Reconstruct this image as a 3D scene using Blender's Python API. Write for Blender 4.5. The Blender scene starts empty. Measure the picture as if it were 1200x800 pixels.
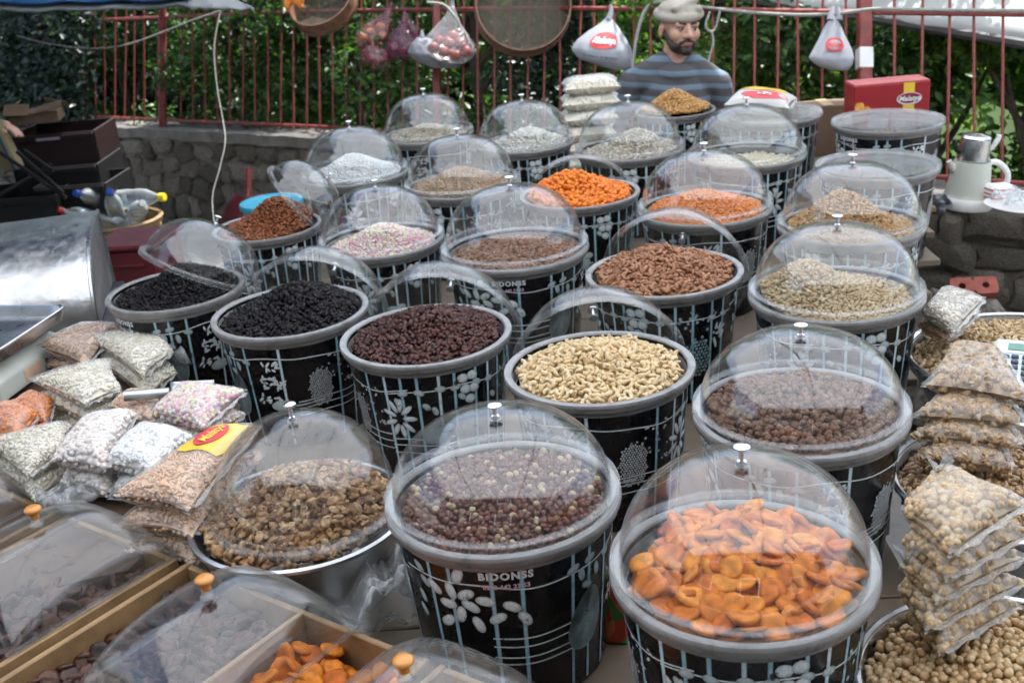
import bpy, bmesh, math, random
import numpy as np
from mathutils import Vector, Matrix

random.seed(7)
rng = np.random.default_rng(11)
scene = bpy.context.scene
COL = scene.collection
R_ = math.radians

# ------------------------------------------------------------------ camera
CAM = Vector((0.0, 0.0, 2.15))
FPX, PITCH, ROLL = 1330.0, R_(21.65), R_(0.62)      # focal length in photo pixels (1200 wide)
cr, sr = math.cos(ROLL), math.sin(ROLL)
_right, _up = Vector((1, 0, 0)), Vector((0, math.sin(PITCH), math.cos(PITCH)))
C_F = Vector((0, math.cos(PITCH), -math.sin(PITCH)))
C_R = cr * _right + sr * _up
C_U = -sr * _right + cr * _up
cd = bpy.data.cameras.new("camera")
cam = bpy.data.objects.new("camera", cd)
COL.objects.link(cam)
cd.sensor_width = 36.0
cd.lens = 36.0 * FPX / 1200.0
cd.clip_start, cd.clip_end = 0.05, 2000
cd.dof.use_dof = True
cd.dof.focus_distance = 2.1
cd.dof.aperture_fstop = 7.0
m = Matrix((C_R, C_U, -C_F)).transposed().to_4x4()
m.translation = CAM
cam.matrix_world = m
scene.camera = cam

# ------------------------------------------------------------------ daylight
SUN_EL, SUN_AZ = R_(62), R_(35)                      # azimuth measured from +Y towards +X
world = bpy.data.worlds.new("World")
scene.world = world
world.use_nodes = True
wn, wl = world.node_tree.nodes, world.node_tree.links
sky = wn.new("ShaderNodeTexSky")
sky.sky_type = 'NISHITA'
sky.sun_disc = False
sky.sun_elevation = SUN_EL
sky.sun_rotation = SUN_AZ
sky.air_density, sky.dust_density = 1.0, 2.5
_bw = wn.new("ShaderNodeRGBToBW"); _mx = wn.new("ShaderNodeMixRGB")     # a hazy, whitish summer sky
_mx.inputs[0].default_value = 0.25
wl.new(sky.outputs[0], _bw.inputs[0]); wl.new(sky.outputs[0], _mx.inputs[1]); wl.new(_bw.outputs[0], _mx.inputs[2])
wl.new(_mx.outputs[0], wn["Background"].inputs[0])
wn["Background"].inputs[1].default_value = 0.15
sd = bpy.data.lights.new("sun", 'SUN')
sd.energy, sd.angle, sd.color = 4.2, R_(0.5), (1.0, 0.98, 0.95)
sun = bpy.data.objects.new("sun", sd)
COL.objects.link(sun)
_sdir = Vector((math.sin(SUN_AZ) * math.cos(SUN_EL), math.cos(SUN_AZ) * math.cos(SUN_EL), math.sin(SUN_EL)))
sun.rotation_euler = _sdir.to_track_quat('Z', 'Y').to_euler()
vs = scene.view_settings
vs.view_transform, vs.look, vs.exposure, vs.gamma = 'Standard', 'None', 1.45, 1.0
scene.cycles.use_denoising = True
scene.cycles.max_bounces = 10
scene.cycles.diffuse_bounces = 4
scene.cycles.glossy_bounces = 4
scene.cycles.transmission_bounces = 6
scene.cycles.transparent_max_bounces = 40
scene.cycles.caustics_reflective = False
scene.cycles.caustics_refractive = False
scene.cycles.sample_clamp_indirect = 6.0

# ------------------------------------------------------------------ where things stand
SLOPE = 0.09                                        # the street climbs to the right
H_RIM, H_TAB = 1.203, 0.893                         # heights over the sloping ground at x = 0
_ex = Vector((1, 0, SLOPE)).normalized()
_ez = Vector((-SLOPE, 0, 1)).normalized()
TILT = Matrix((_ex, Vector((0, 1, 0)), _ez)).transposed().to_4x4()

def ray(px, py):
    return C_F + C_R * ((px - 600) / FPX) - C_U * ((py - 400) / FPX)

def at(px, py, t):
    return CAM + ray(px, py) * t

def onp(px, py, h):
    """the point of the sloping plane h metres over the ground that lies on the sight line"""
    d = ray(px, py)
    t = (h - CAM.z) / (d.z - SLOPE * d.x)
    return CAM + d * t

def gz(x):
    return SLOPE * x

def frame(P, rz=0.0):
    return Matrix.Translation(P) @ TILT @ Matrix.Rotation(rz, 4, 'Z')

def upright(P, rz=0.0):
    return Matrix.Translation(P) @ Matrix.Rotation(rz, 4, 'Z')

# ------------------------------------------------------------------ object helpers
def thing(name, label, cat, M=None, group=None):
    o = bpy.data.objects.new(name, None)
    o.empty_display_size = 0.05
    COL.objects.link(o)
    o["label"], o["category"] = label, cat
    if group:
        o["group"] = group
    if M is not None:
        o.matrix_world = M
    return o

def tag(o, label=None, cat=None, group=None, kind=None):
    if label: o["label"] = label
    if cat: o["category"] = cat
    if group: o["group"] = group
    if kind: o["kind"] = kind
    return o

def mesh(name, V, F, mat=None, smooth=True, var=None, mats=None, fmat=None):
    me = bpy.data.meshes.new(name)
    V = np.asarray(V, dtype=np.float32)
    if isinstance(F, np.ndarray):
        k = F.shape[1]
        me.vertices.add(len(V)); me.vertices.foreach_set("co", V.ravel())
        me.loops.add(F.size); me.loops.foreach_set("vertex_index", F.astype(np.int32).ravel())
        me.polygons.add(len(F))
        me.polygons.foreach_set("loop_start", np.arange(0, F.size, k, dtype=np.int32))
        me.polygons.foreach_set("loop_total", np.full(len(F), k, dtype=np.int32))
        me.update(calc_edges=True)
        me.validate()
    else:
        me.from_pydata([tuple(map(float, v)) for v in V], [], F)
    for mm in (mats or ([mat] if mat else [])):
        me.materials.append(mm)
    if fmat is not None and len(fmat) == len(me.polygons):
        me.polygons.foreach_set("material_index", np.asarray(fmat, dtype=np.int32))
    me.polygons.foreach_set("use_smooth", np.full(len(me.polygons), bool(smooth)))
    if var is not None:
        a = me.attributes.new("var", 'FLOAT', 'POINT')
        a.data.foreach_set("value", np.asarray(var, dtype=np.float32))
    me.update()
    return me

def obj(name, me, parent=None, M=None):
    o = bpy.data.objects.new(name, me)
    COL.objects.link(o)
    if parent is not None:
        o.parent = parent
        if M is not None:
            o.matrix_local = M
    elif M is not None:
        o.matrix_world = M
    return o

def copy_tree(o, parent=None):
    c = o.copy()
    COL.objects.link(c)
    if parent is not None:
        c.parent = parent
    for ch in list(o.children):
        copy_tree(ch, c)
    return c

class MB:
    """collects simple shapes into one vertex and face list"""
    def __init__(s):
        s.V, s.F, s.m = [], [], []
    def add(s, V, F, mi=0):
        b = len(s.V)
        s.V += [tuple(v) for v in V]
        s.F += [tuple(i + b for i in f) for f in F]
        s.m += [mi] * len(F)
        return s
    def box(s, c, d, M=None, mi=0, bev=0.0):
        hx, hy, hz = d[0] / 2, d[1] / 2, d[2] / 2
        if bev > 0:
            b = min(bev, hx * .9, hy * .9, hz * .9)
            V, idx = [], {}
            for sx in (-1, 1):
                for sy in (-1, 1):
                    for sz in (-1, 1):
                        for ax in range(3):
                            p = [sx * (hx - b), sy * (hy - b), sz * (hz - b)]
                            p[ax] = (sx * hx, sy * hy, sz * hz)[ax]
                            idx[(sx, sy, sz, ax)] = len(V)
                            V.append(p)
            F = []
            for ax in range(3):
                o1, o2 = (ax + 1) % 3, (ax + 2) % 3
                for sg in (-1, 1):
                    q = []
                    for a, c2 in ((-1, -1), (1, -1), (1, 1), (-1, 1)):
                        k = [0, 0, 0]; k[ax] = sg; k[o1] = a; k[o2] = c2
                        q.append(idx[(*k, ax)])
                    F.append(q if sg > 0 else q[::-1])
            for ax in range(3):
                o1, o2 = (ax + 1) % 3, (ax + 2) % 3
                for a in (-1, 1):
                    for c2 in (-1, 1):
                        k0 = [0, 0, 0]; k0[o1] = a; k0[o2] = c2
                        k1 = list(k0); k0[ax] = -1; k1[ax] = 1
                        q = [idx[(*k0, o1)], idx[(*k1, o1)], idx[(*k1, o2)], idx[(*k0, o2)]]
                        F.append(q if a * c2 > 0 else q[::-1])
            for sx in (-1, 1):
                for sy in (-1, 1):
                    for sz in (-1, 1):
                        q = [idx[(sx, sy, sz, 0)], idx[(sx, sy, sz, 1)], idx[(sx, sy, sz, 2)]]
                        F.append(q if sx * sy * sz > 0 else q[::-1])
        else:
            V = [(x, y, z) for x in (-hx, hx) for y in (-hy, hy) for z in (-hz, hz)]
            F = [(0, 1, 3, 2), (4, 6, 7, 5), (0, 4, 5, 1), (2, 3, 7, 6), (0, 2, 6, 4), (1, 5, 7, 3)]
        V = [Vector(v) for v in V]
        if M is not None:
            V = [M @ v for v in V]
        c = Vector(c)
        return s.add([v + c for v in V], F, mi)
    def lathe(s, prof, n=48, M=None, closed=False, caps=(False, False), mi=0):
        V, F = [], []
        for r, z in prof:
            for k in range(n):
                a = 2 * math.pi * k / n
                V.append(Vector((r * math.cos(a), r * math.sin(a), z)))
        L = len(prof)
        for i in range(L - (0 if closed else 1)):
            j = (i + 1) % L
            for k in range(n):
                k2 = (k + 1) % n
                F.append((i * n + k, i * n + k2, j * n + k2, j * n + k))
        if caps[0]: F.append(tuple(range(n))[::-1])
        if caps[1]: F.append(tuple((L - 1) * n + k for k in range(n)))
        if M is not None:
            V = [M @ v for v in V]
        return s.add(V, F, mi)
    def tube(s, pts, rad, n=8, mi=0, cap=True):
        pts = [Vector(p) for p in pts]
        rads = rad if isinstance(rad, (list, tuple)) else [rad] * len(pts)
        V, F = [], []
        ref = None
        for i, p in enumerate(pts):
            d = (pts[min(i + 1, len(pts) - 1)] - pts[max(i - 1, 0)]).normalized()
            if ref is None:
                ref = Vector((0, 0, 1)) if abs(d.z) < .9 else Vector((1, 0, 0))
            a = (ref - d * ref.dot(d)).normalized()
            ref = a
            b = d.cross(a)
            for k in range(n):
                t = 2 * math.pi * k / n
                V.append(p + (a * math.cos(t) + b * math.sin(t)) * rads[i])
        for i in range(len(pts) - 1):
            for k in range(n):
                k2 = (k + 1) % n
                F.append((i * n + k, i * n + k2, (i + 1) * n + k2, (i + 1) * n + k))
        if cap:
            F.append(tuple(range(n))[::-1])
            F.append(tuple((len(pts) - 1) * n + k for k in range(n)))
        return s.add(V, F, mi)
    def grid(s, fn, nu, nv, mi=0, wrap=False):
        V = [fn(i / (nu - 1 if not wrap else nu), j / (nv - 1)) for j in range(nv) for i in range(nu)]
        F = []
        for j in range(nv - 1):
            for i in range(nu if wrap else nu - 1):
                i2 = (i + 1) % nu
                F.append((j * nu + i, j * nu + i2, (j + 1) * nu + i2, (j + 1) * nu + i))
        return s.add(V, F, mi)
    def build(s, name, mat, parent=None, M=None, smooth=True, var=None, mats=None):
        me = mesh(name, s.V, s.F, mat, smooth, var, mats, s.m if mats else None)
        if smooth:
            me.set_sharp_from_angle(angle=R_(42)) if smooth != 'all' else None
        return obj(name, me, parent, M)

def bez(pts, n=8):
    """a smooth line through points"""
    P = [Vector(p) for p in pts]
    out = []
    for i in range(len(P) - 1):
        p0, p1, p2, p3 = P[max(i - 1, 0)], P[i], P[i + 1], P[min(i + 2, len(P) - 1)]
        for k in range(n):
            t = k / n
            out.append(0.5 * (2 * p1 + (p2 - p0) * t + (2 * p0 - 5 * p1 + 4 * p2 - p3) * t * t + (3 * p1 - p0 - 3 * p2 + p3) * t ** 3))
    out.append(P[-1])
    return out

# ------------------------------------------------------------------ materials
class N:
    def __init__(s, name):
        s.m = bpy.data.materials.new(name)
        s.m.use_nodes = True
        s.t = s.m.node_tree
        s.t.nodes.clear()
        s.out = s.n('OutputMaterial')
    def n(s, k, **kw):
        x = s.t.nodes.new('ShaderNode' + k)
        for a, v in kw.items():
            setattr(x, a, v)
        return x
    def l(s, a, b):
        s.t.links.new(a, b)
    def set(s, node, **kw):
        for k, v in kw.items():
            node.inputs[k.replace('_', ' ')].default_value = v
        return node
    def noise(s, scale, detail=4, coord='Object', rough=.55):
        tc = s.n('TexCoord')
        nz = s.n('TexNoise')
        nz.inputs['Scale'].default_value = scale
        nz.inputs['Detail'].default_value = detail
        nz.inputs['Roughness'].default_value = rough
        s.l(tc.outputs[coord], nz.inputs['Vector'])
        return nz
    def ramp(s, stops, src=None, interp='LINEAR'):
        r = s.n('ValToRGB')
        r.color_ramp.interpolation = interp
        e = r.color_ramp.elements
        while len(e) < len(stops): e.new(0.5)
        for i, (p, c) in enumerate(stops):
            e[i].position = p
            e[i].color = (*c, 1)
        if src is not None: s.l(src, r.inputs[0])
        return r
    def rnd(s):
        at_ = s.n('Attribute', attribute_name='var')
        oi = s.n('ObjectInfo')
        ad = s.n('Math', operation='ADD')
        s.l(at_.outputs['Fac'], ad.inputs[0]); s.l(oi.outputs['Random'], ad.inputs[1])
        fr = s.n('Math', operation='FRACT')
        s.l(ad.outputs[0], fr.inputs[0])
        return fr.outputs[0]
    def mix(s, fac, a, b, blend='MIX'):
        x = s.n('MixRGB', blend_type=blend)
        for i, v in ((0, fac), (1, a), (2, b)):
            if isinstance(v, (int, float)): x.inputs[i].default_value = v
            elif isinstance(v, (tuple, list)): x.inputs[i].default_value = (*v, 1)
            else: s.l(v, x.inputs[i])
        return x.outputs[0]
    def bump(s, src, strength, dist=.002):
        b = s.n('Bump')
        b.inputs['Strength'].default_value = strength
        b.inputs['Distance'].default_value = dist
        s.l(src, b.inputs['Height'])
        return b.outputs[0]
    def pbsdf(s, col, rough=.5, metal=0., spec=.5, coat=0., normal=None):
        b = s.n('BsdfPrincipled')
        if isinstance(col, (tuple, list)): b.inputs['Base Color'].default_value = (*col, 1)
        else: s.l(col, b.inputs['Base Color'])
        if isinstance(rough, (int, float)): b.inputs['Roughness'].default_value = rough
        else: s.l(rough, b.inputs['Roughness'])
        b.inputs['Metallic'].default_value = metal
        b.inputs['Specular IOR Level'].default_value = spec
        b.inputs['Coat Weight'].default_value = coat
        b.inputs['Coat Roughness'].default_value = .15
        if normal is not None: s.l(normal, b.inputs['Normal'])
        return b
    def fin(s, sh):
        s.l(sh, s.out.inputs[0])
        return s.m

def plain(name, col, rough=.5, metal=0., var=.18, scale=6., bump=.0, bscale=60., spec=.5, coat=0.):
    k = N(name)
    nz = k.noise(scale, 5)
    lo, hi = tuple(c * (1 - var) for c in col), tuple(min(1, c * (1 + var)) for c in col)
    rp = k.ramp([(.3, lo), (.7, hi)], nz.outputs[0])
    nm = None
    if bump:
        n2 = k.noise(bscale, 4)
        nm = k.bump(n2.outputs[0], bump)
    n3 = k.noise(scale * 2.3, 3)
    rr = k.n('MapRange')
    rr.inputs[3].default_value = max(.02, rough - .1); rr.inputs[4].default_value = min(1, rough + .1)
    k.l(n3.outputs[0], rr.inputs[0])
    return k.fin(k.pbsdf(rp.outputs[0], rr.outputs[0], metal, spec, coat, nm).outputs[0])

def piece_mat(name, cols, rough=.5, mott=.35, mscale=140., bump=.5, bscale=220., coat=0., sss=0., spec=.4):
    """many small pieces of one kind: each its own tone, mottled"""
    k = N(name)
    r = k.rnd()
    n = len(cols)
    rp = k.ramp([(i / max(n - 1, 1), c) for i, c in enumerate(cols)], r)
    nz = k.noise(mscale, 3)
    mr = k.n('MapRange'); mr.inputs[1].default_value = .35; mr.inputs[2].default_value = .7
    mr.inputs[3].default_value = 1 - mott; mr.inputs[4].default_value = 1 + mott * .45
    k.l(nz.outputs[0], mr.inputs[0])
    cb = k.n('VectorMath', operation='SCALE')
    k.l(rp.outputs[0], cb.inputs[0]); k.l(mr.outputs[0], cb.inputs['Scale'])
    n2 = k.noise(bscale, 3)
    b = k.pbsdf(cb.outputs[0], rough, 0, spec, coat, k.bump(n2.outputs[0], bump, .0015))
    if sss:
        b.inputs['Subsurface Weight'].default_value = sss
        b.inputs['Subsurface Radius'].default_value = (.008, .004, .002)
        b.inputs['Subsurface Scale'].default_value = .6
    return k.fin(b.outputs[0])

def clear_mat(name, tint=(.97, .98, .98), milk=.035, rough=.015, f0=.045, milkcol=(.85, .87, .88), bump=0., bscale=30.):
    """thin clear plastic: sharp view through, a reflection that grows towards the edge, a little dust"""
    k = N(name)
    ge = k.n('NewGeometry')
    nrm = ge.outputs['Normal']
    if bump:
        nz = k.noise(bscale, 3)
        nrm = k.bump(nz.outputs[0], bump, .01)
    dt = k.n('VectorMath', operation='DOT_PRODUCT')
    k.l(ge.outputs['Incoming'], dt.inputs[0]); k.l(nrm, dt.inputs[1])
    ab = k.n('Math', operation='ABSOLUTE'); k.l(dt.outputs['Value'], ab.inputs[0])
    om = k.n('Math', operation='SUBTRACT'); om.inputs[0].default_value = 1; k.l(ab.outputs[0], om.inputs[1]); om.use_clamp = True
    pw = k.n('Math', operation='POWER'); pw.inputs[1].default_value = 5; k.l(om.outputs[0], pw.inputs[0])
    ma = k.n('Math', operation='MULTIPLY_ADD'); ma.inputs[1].default_value = (1 - f0) * .8; ma.inputs[2].default_value = f0
    k.l(pw.outputs[0], ma.inputs[0])
    tr = k.n('BsdfTransparent'); tr.inputs[0].default_value = (*tint, 1)
    gl = k.n('BsdfGlossy'); gl.inputs['Roughness'].default_value = rough
    k.l(nrm, gl.inputs['Normal']) if bump else None
    mx = k.n('MixShader'); k.l(ma.outputs[0], mx.inputs[0]); k.l(tr.outputs[0], mx.inputs[1]); k.l(gl.outputs[0], mx.inputs[2])
    df = k.n('BsdfDiffuse'); df.inputs[0].default_value = (*milkcol, 1)
    nz2 = k.noise(9, 6)
    m2 = k.n('MapRange'); m2.inputs[1].default_value = .35; m2.inputs[2].default_value = .75
    m2.inputs[3].default_value = milk * .4; m2.inputs[4].default_value = milk * 1.8
    k.l(nz2.outputs[0], m2.inputs[0])
    pe = k.n('Math', operation='MULTIPLY_ADD'); pe.inputs[1].default_value = milk * 2.5
    pw2 = k.n('Math', operation='POWER'); pw2.inputs[1].default_value = 2.5; k.l(om.outputs[0], pw2.inputs[0])
    k.l(pw2.outputs[0], pe.inputs[0]); k.l(m2.outputs[0], pe.inputs[2])
    mx2 = k.n('MixShader'); k.l(pe.outputs[0], mx2.inputs[0]); k.l(mx.outputs[0], mx2.inputs[1]); k.l(df.outputs[0], mx2.inputs[2])
    return k.fin(mx2.outputs[0])

def sheet_mat(name, col, trans=.4, rough=.5, var=.1, scale=3.):
    """thin cloth or film that lets light through"""
    k = N(name)
    nz = k.noise(scale, 4)
    rp = k.ramp([(.3, tuple(c * (1 - var) for c in col)), (.7, col)], nz.outputs[0])
    p = k.pbsdf(rp.outputs[0], rough)
    t = k.n('BsdfTranslucent'); k.l(rp.outputs[0], t.inputs[0])
    mx = k.n('MixShader'); mx.inputs[0].default_value = trans
    k.l(p.outputs[0], mx.inputs[1]); k.l(t.outputs[0], mx.inputs[2])
    return k.fin(mx.outputs[0])

def leaf_mat(name, dark, light, trans=.35):
    k = N(name)
    rp = k.ramp([(0, dark), (.55, tuple((a + b) / 2 for a, b in zip(dark, light))), (1, light)], k.rnd())
    p = k.pbsdf(rp.outputs[0], .38, 0, .45)
    t = k.n('BsdfTranslucent')
    k.l(k.mix(1.0, rp.outputs[0], (1.6, 1.75, .7), 'MULTIPLY'), t.inputs[0])
    mx = k.n('MixShader'); mx.inputs[0].default_value = trans
    k.l(p.outputs[0], mx.inputs[1]); k.l(t.outputs[0], mx.inputs[2])
    return k.fin(mx.outputs[0])

def stone_mat(name, c1, c2, c3):
    k = N(name)
    tone = k.ramp([(0, c1), (.5, c2), (1, c3)], k.rnd())
    n1 = k.noise(22, 8, rough=.65)
    sp = k.ramp([(.36, (.35, .34, .33)), (.52, (.85, .85, .85)), (.68, (1.2, 1.2, 1.18))], n1.outputs[0])
    col = k.mix(1.0, tone.outputs[0], sp.outputs[0], 'MULTIPLY')
    n2 = k.noise(7, 5)
    ms = k.ramp([(.52, (0, 0, 0)), (.66, (1, 1, 1))], n2.outputs[0])
    col = k.mix(ms.outputs[0], col, k.mix(.5, col, (.10, .105, .07)))
    n3 = k.noise(40, 8, rough=.7)
    return k.fin(k.pbsdf(col, .9, 0, .2, 0, k.bump(n3.outputs[0], .9, .012)).outputs[0])

def vcol_mat(name, rough=.4):
    k = N(name)
    a = k.n('Attribute', attribute_name='tone')
    nz = k.noise(160, 4)
    sp = k.ramp([(.3, (.75, .75, .75)), (.6, (1, 1, 1))], nz.outputs[0])
    n2 = k.noise(26, 9, rough=.7)
    wear = k.ramp([(.60, (0, 0, 0)), (.67, (1, 1, 1))], n2.outputs[0])
    col = k.mix(wear.outputs[0], k.mix(1., a.outputs['Color'], sp.outputs[0], 'MULTIPLY'), (.02, .02, .02))
    return k.fin(k.pbsdf(col, rough, 0, .5).outputs[0])

# tubs
k = N('black_plastic')
nz = k.noise(14, 6); n2 = k.noise(90, 4)
sc = k.ramp([(.62, (.007, .007, .008)), (.68, (.022, .021, .020))], n2.outputs[0])
rr = k.ramp([(.3, (.16, .16, .16)), (.7, (.34, .34, .34))], nz.outputs[0])
M_TUB = k.fin(k.pbsdf(sc.outputs[0], rr.outputs[0], 0, .4).outputs[0])
k = N('rim_plastic')
nz = k.noise(22, 9, rough=.68); rp = k.ramp([(.28, (.10, .092, .085)), (.45, (.21, .205, .20)), (.7, (.27, .268, .265))], nz.outputs[0])
b = k.pbsdf(rp.outputs[0], .25, 0, .6)
M_RIM = k.fin(b.outputs[0])
M_PRINT = vcol_mat('printed_ink', .38)
M_INK = plain('white_ink', (.72, .74, .76), .45, var=.12, scale=120)
M_INKP = plain('pink_ink', (.68, .46, .56), .45, var=.2, scale=120)
M_ACR = clear_mat('clear_acrylic', milk=.0065, f0=.076, bump=.12, bscale=6)
M_FLANGE = clear_mat('acrylic_flange', milk=.07, rough=.06, f0=.07, milkcol=(.55, .56, .57))
M_FILM = clear_mat('bag_film', milk=.085, rough=.16, f0=.06, bump=.28, bscale=30, milkcol=(.92, .92, .92))
M_FILM2 = clear_mat('cloudy_film', milk=.13, rough=.16, f0=.07, bump=.6, bscale=30, milkcol=(.8, .82, .84))
M_PET = clear_mat('bottle_plastic', tint=(.90, .95, .98), milk=.08, rough=.03, f0=.08)
M_CHROME = plain('polished_metal', (.75, .76, .78), .18, 1., var=.06, scale=30)
M_STEEL = plain('brushed_steel', (.58, .59, .60), .30, 1., var=.12, scale=20, bump=.1)
M_STEELD = plain('worn_steel', (.50, .51, .52), .34, 1., var=.3, scale=9, bump=.25, bscale=14)
M_ORKNOB = plain('orange_plastic', (.62, .26, .05), .3, var=.08, coat=.3)
M_WOODL = plain('light_wood', (.30, .185, .085), .6, var=.3, scale=16, bump=.3)
M_PLY = plain('plywood', (.15, .115, .08), .65, var=.25, scale=5, bump=.2)  # wood tone lowered to deepen the shade in the gaps between tubs
M_WOODD = plain('dark_wood', (.085, .05, .03), .55, var=.3, scale=14, bump=.3)
M_RED = plain('red_paint', (.21, .042, .034), .5, var=.3, scale=20, bump=.15)
M_MAROON = plain('maroon_plastic', (.11, .014, .018), .4, var=.2, scale=8)
M_ROPE = plain('pale_rope', (.27, .28, .25), .8, var=.2, scale=80, bump=.4, bscale=300)
M_BLACK = plain('black_plastic_bag', (.012, .012, .014), .45, var=.3, scale=12, bump=.3, bscale=20)
M_CORD = plain('dark_cord', (.02, .018, .018), .5)
M_GREY = plain('grey_plastic', (.25, .26, .27), .5)
M_CREAM = plain('cream_plastic', (.66, .65, .56), .35, var=.05)
M_WHITE = plain('white_plastic', (.78, .78, .76), .35, var=.04)
M_BARK = plain('bark', (.10, .08, .06), .9, var=.4, scale=20, bump=.9, bscale=40)
M_BLUE = plain('turquoise_plastic', (.05, .40, .58), .35, var=.06)
M_CARD = plain('cardboard', (.15, .10, .06), .8, var=.15, scale=7)
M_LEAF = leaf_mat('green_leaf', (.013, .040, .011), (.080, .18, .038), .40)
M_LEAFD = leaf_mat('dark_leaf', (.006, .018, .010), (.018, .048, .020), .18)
M_LEAFB = leaf_mat('sunlit_leaf', (.035, .09, .016), (.17, .30, .055), .5)  # lighter copy of the green leaf, sunlight put into the colour
M_STONE = stone_mat('wall_stone', (.13, .115, .092), (.22, .195, .158), (.33, .30, .25))
M_MORTAR = plain('mortar', (.16, .145, .12), .95, var=.35, scale=12, bump=.9, bscale=60)
M_CONC = plain('concrete', (.17, .16, .145), .9, var=.3, scale=10, bump=.7, bscale=50)
# ------------------------------------------------------------------ small pieces (nuts, fruit, sweets, leaves)
def ball(ns, nr, fn):
    V = [fn(Vector((0, 0, 1)))]
    for j in range(1, nr):
        th = math.pi * j / nr
        for i in range(ns):
            ph = 2 * math.pi * (i + .5 * (j % 2)) / ns
            V.append(fn(Vector((math.sin(th) * math.cos(ph), math.sin(th) * math.sin(ph), math.cos(th)))))
    V.append(fn(Vector((0, 0, -1))))
    F = []
    for i in range(ns):
        F.append((0, 1 + i, 1 + (i + 1) % ns))
    for j in range(nr - 2):
        a, b2 = 1 + j * ns, 1 + (j + 1) * ns
        for i in range(ns):
            i2 = (i + 1) % ns
            if j % 2 == 0:
                F += [(a + i, b2 + i, a + i2), (a + i2, b2 + i, b2 + i2)]
            else:
                F += [(a + i, b2 + i, b2 + i2), (a + i, b2 + i2, a + i2)]
    e = len(V) - 1
    a = 1 + (nr - 2) * ns
    for i in range(ns):
        F.append((e, a + (i + 1) % ns, a + i))
    return np.array([tuple(v) for v in V]), np.array(F)

def jit(rs, amt):
    d = {}
    def f(v):
        key = (round(v.x, 4), round(v.y, 4), round(v.z, 4))
        if key not in d:
            d[key] = 1 + rs.uniform(-amt, amt)
        return d[key]
    return f

def lib_ellipsoid(a, b, c, n=4, amt=.08, ns=6, nr=4, point=0.0, dent=0.0, seed=1):
    out = []
    for q in range(n):
        rs = random.Random(seed * 100 + q)
        j = jit(rs, amt)
        aa, bb, cc = a * rs.uniform(.9, 1.1), b * rs.uniform(.9, 1.1), c * rs.uniform(.9, 1.1)
        def fn(v):
            s = j(v)
            w = 1 - point * (v.x * .5 + .5) ** 2
            z = v.z
            if dent:
                z *= 1 - dent * math.exp(-(v.x ** 2 + v.y ** 2) * 3)
            return Vector((v.x * aa * s, v.y * bb * s * w, z * cc * s * w))
        out.append(ball(ns, nr, fn))
    return out

def lib_cashew(L, r, n=4):
    out = []
    for q in range(n):
        rs = random.Random(50 + q)
        bend = rs.uniform(2.1, 2.6)
        V, F = [], []
        K, ns = 7, 6
        for i in range(K + 1):
            t = i / K
            a = (t - .5) * bend
            rad = r * (math.sin(math.pi * (.08 + .84 * t)) ** .55) * (1.12 - .3 * t)
            Rb = L / bend
            c = Vector((Rb * math.sin(a), Rb * (math.cos(a) - 1) * 1.15, 0))
            d = Vector((math.sin(a), math.cos(a), 0))
            for k2 in range(ns):
                ph = 2 * math.pi * k2 / ns
                V.append(c + d * math.cos(ph) * rad + Vector((0, 0, 1)) * math.sin(ph) * rad * .9)
        for i in range(K):
            for k2 in range(ns):
                k3 = (k2 + 1) % ns
                F += [(i * ns + k2, i * ns + k3, (i + 1) * ns + k3), (i * ns + k2, (i + 1) * ns + k3, (i + 1) * ns + k2)]
        V.append(sum(V[:ns], Vector()) / ns); V.append(sum(V[K * ns:K * ns + ns], Vector()) / ns)
        e = len(V)
        for k2 in range(ns):
            k3 = (k2 + 1) % ns
            F += [(e - 2, k3, k2), (e - 1, K * ns + k2, K * ns + k3)]
        out.append((np.array([tuple(v) for v in V]), np.array(F)))
    return out

def lib_walnut(n=5):
    out = []
    for q in range(n):
        rs = random.Random(80 + q)
        L = rs.uniform(.9, 1.2)
        ph = rs.uniform(0, 6)
        def fn(v):
            lob = 1 + .30 * math.sin(7 * v.x + ph) * math.cos(6 * v.y + ph) + rs.uniform(-.2, .2)
            cleft = 1 - .6 * math.exp(-(v.y / .2) ** 2)
            return Vector((v.x * .0125 * L * lob, v.y * .0082 * lob, v.z * .0055 * cleft * lob))
        out.append(ball(9, 6, fn))
    return out

def lib_apricot(n=9, r=.0238, h=.0060):
    out = []
    for q in range(n):
        rs = random.Random(30 + q)
        ox, bend, e = rs.uniform(-.3, .3), rs.uniform(-.08, .14), rs.uniform(.82, 1.0)
        j = jit(rs, .055)
        lo, tw = rs.uniform(0, 6), rs.uniform(-.14, .14)
        def fn(v):
            s = j(v)
            rr = math.hypot(v.x, v.y)
            d = 1 - .5 * math.exp(-((v.x - ox) ** 2 + v.y ** 2) * 3.2)
            s *= 1 + .045 * math.sin(3 * math.atan2(v.y, v.x) + lo) * rr
            zz = abs(v.z) ** .8 * (1 if v.z > 0 else -1) * h * d * s
            return Vector((v.x * r * s, v.y * r * e * s, zz + bend * r * v.x * v.x + tw * r * v.x * v.y))
        out.append(ball(12, 8, fn))
    return out

def lib_pistachio(n=4):
    out = []
    for q in range(n):
        rs = random.Random(210 + q)
        g = rs.uniform(.1, .3)
        V, F = [], []
        for side in (1, -1):
            def fn(v):
                y = max(v.y, 0) * .0065
                return Vector((v.x * .011, (y + v.x * .002 * g * 3 + (.0012 if v.x > 0 else 0)) * side, v.z * .006 * (1 - .25 * v.x)))
            v2, f2 = ball(6, 4, fn)
            F.append(f2 + len(V) if side > 0 else f2[:, ::-1] + len(V))
            V = v2 if len(V) == 0 else np.vstack([V, v2])
        out.append((V, np.vstack(F)))
    return out

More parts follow.
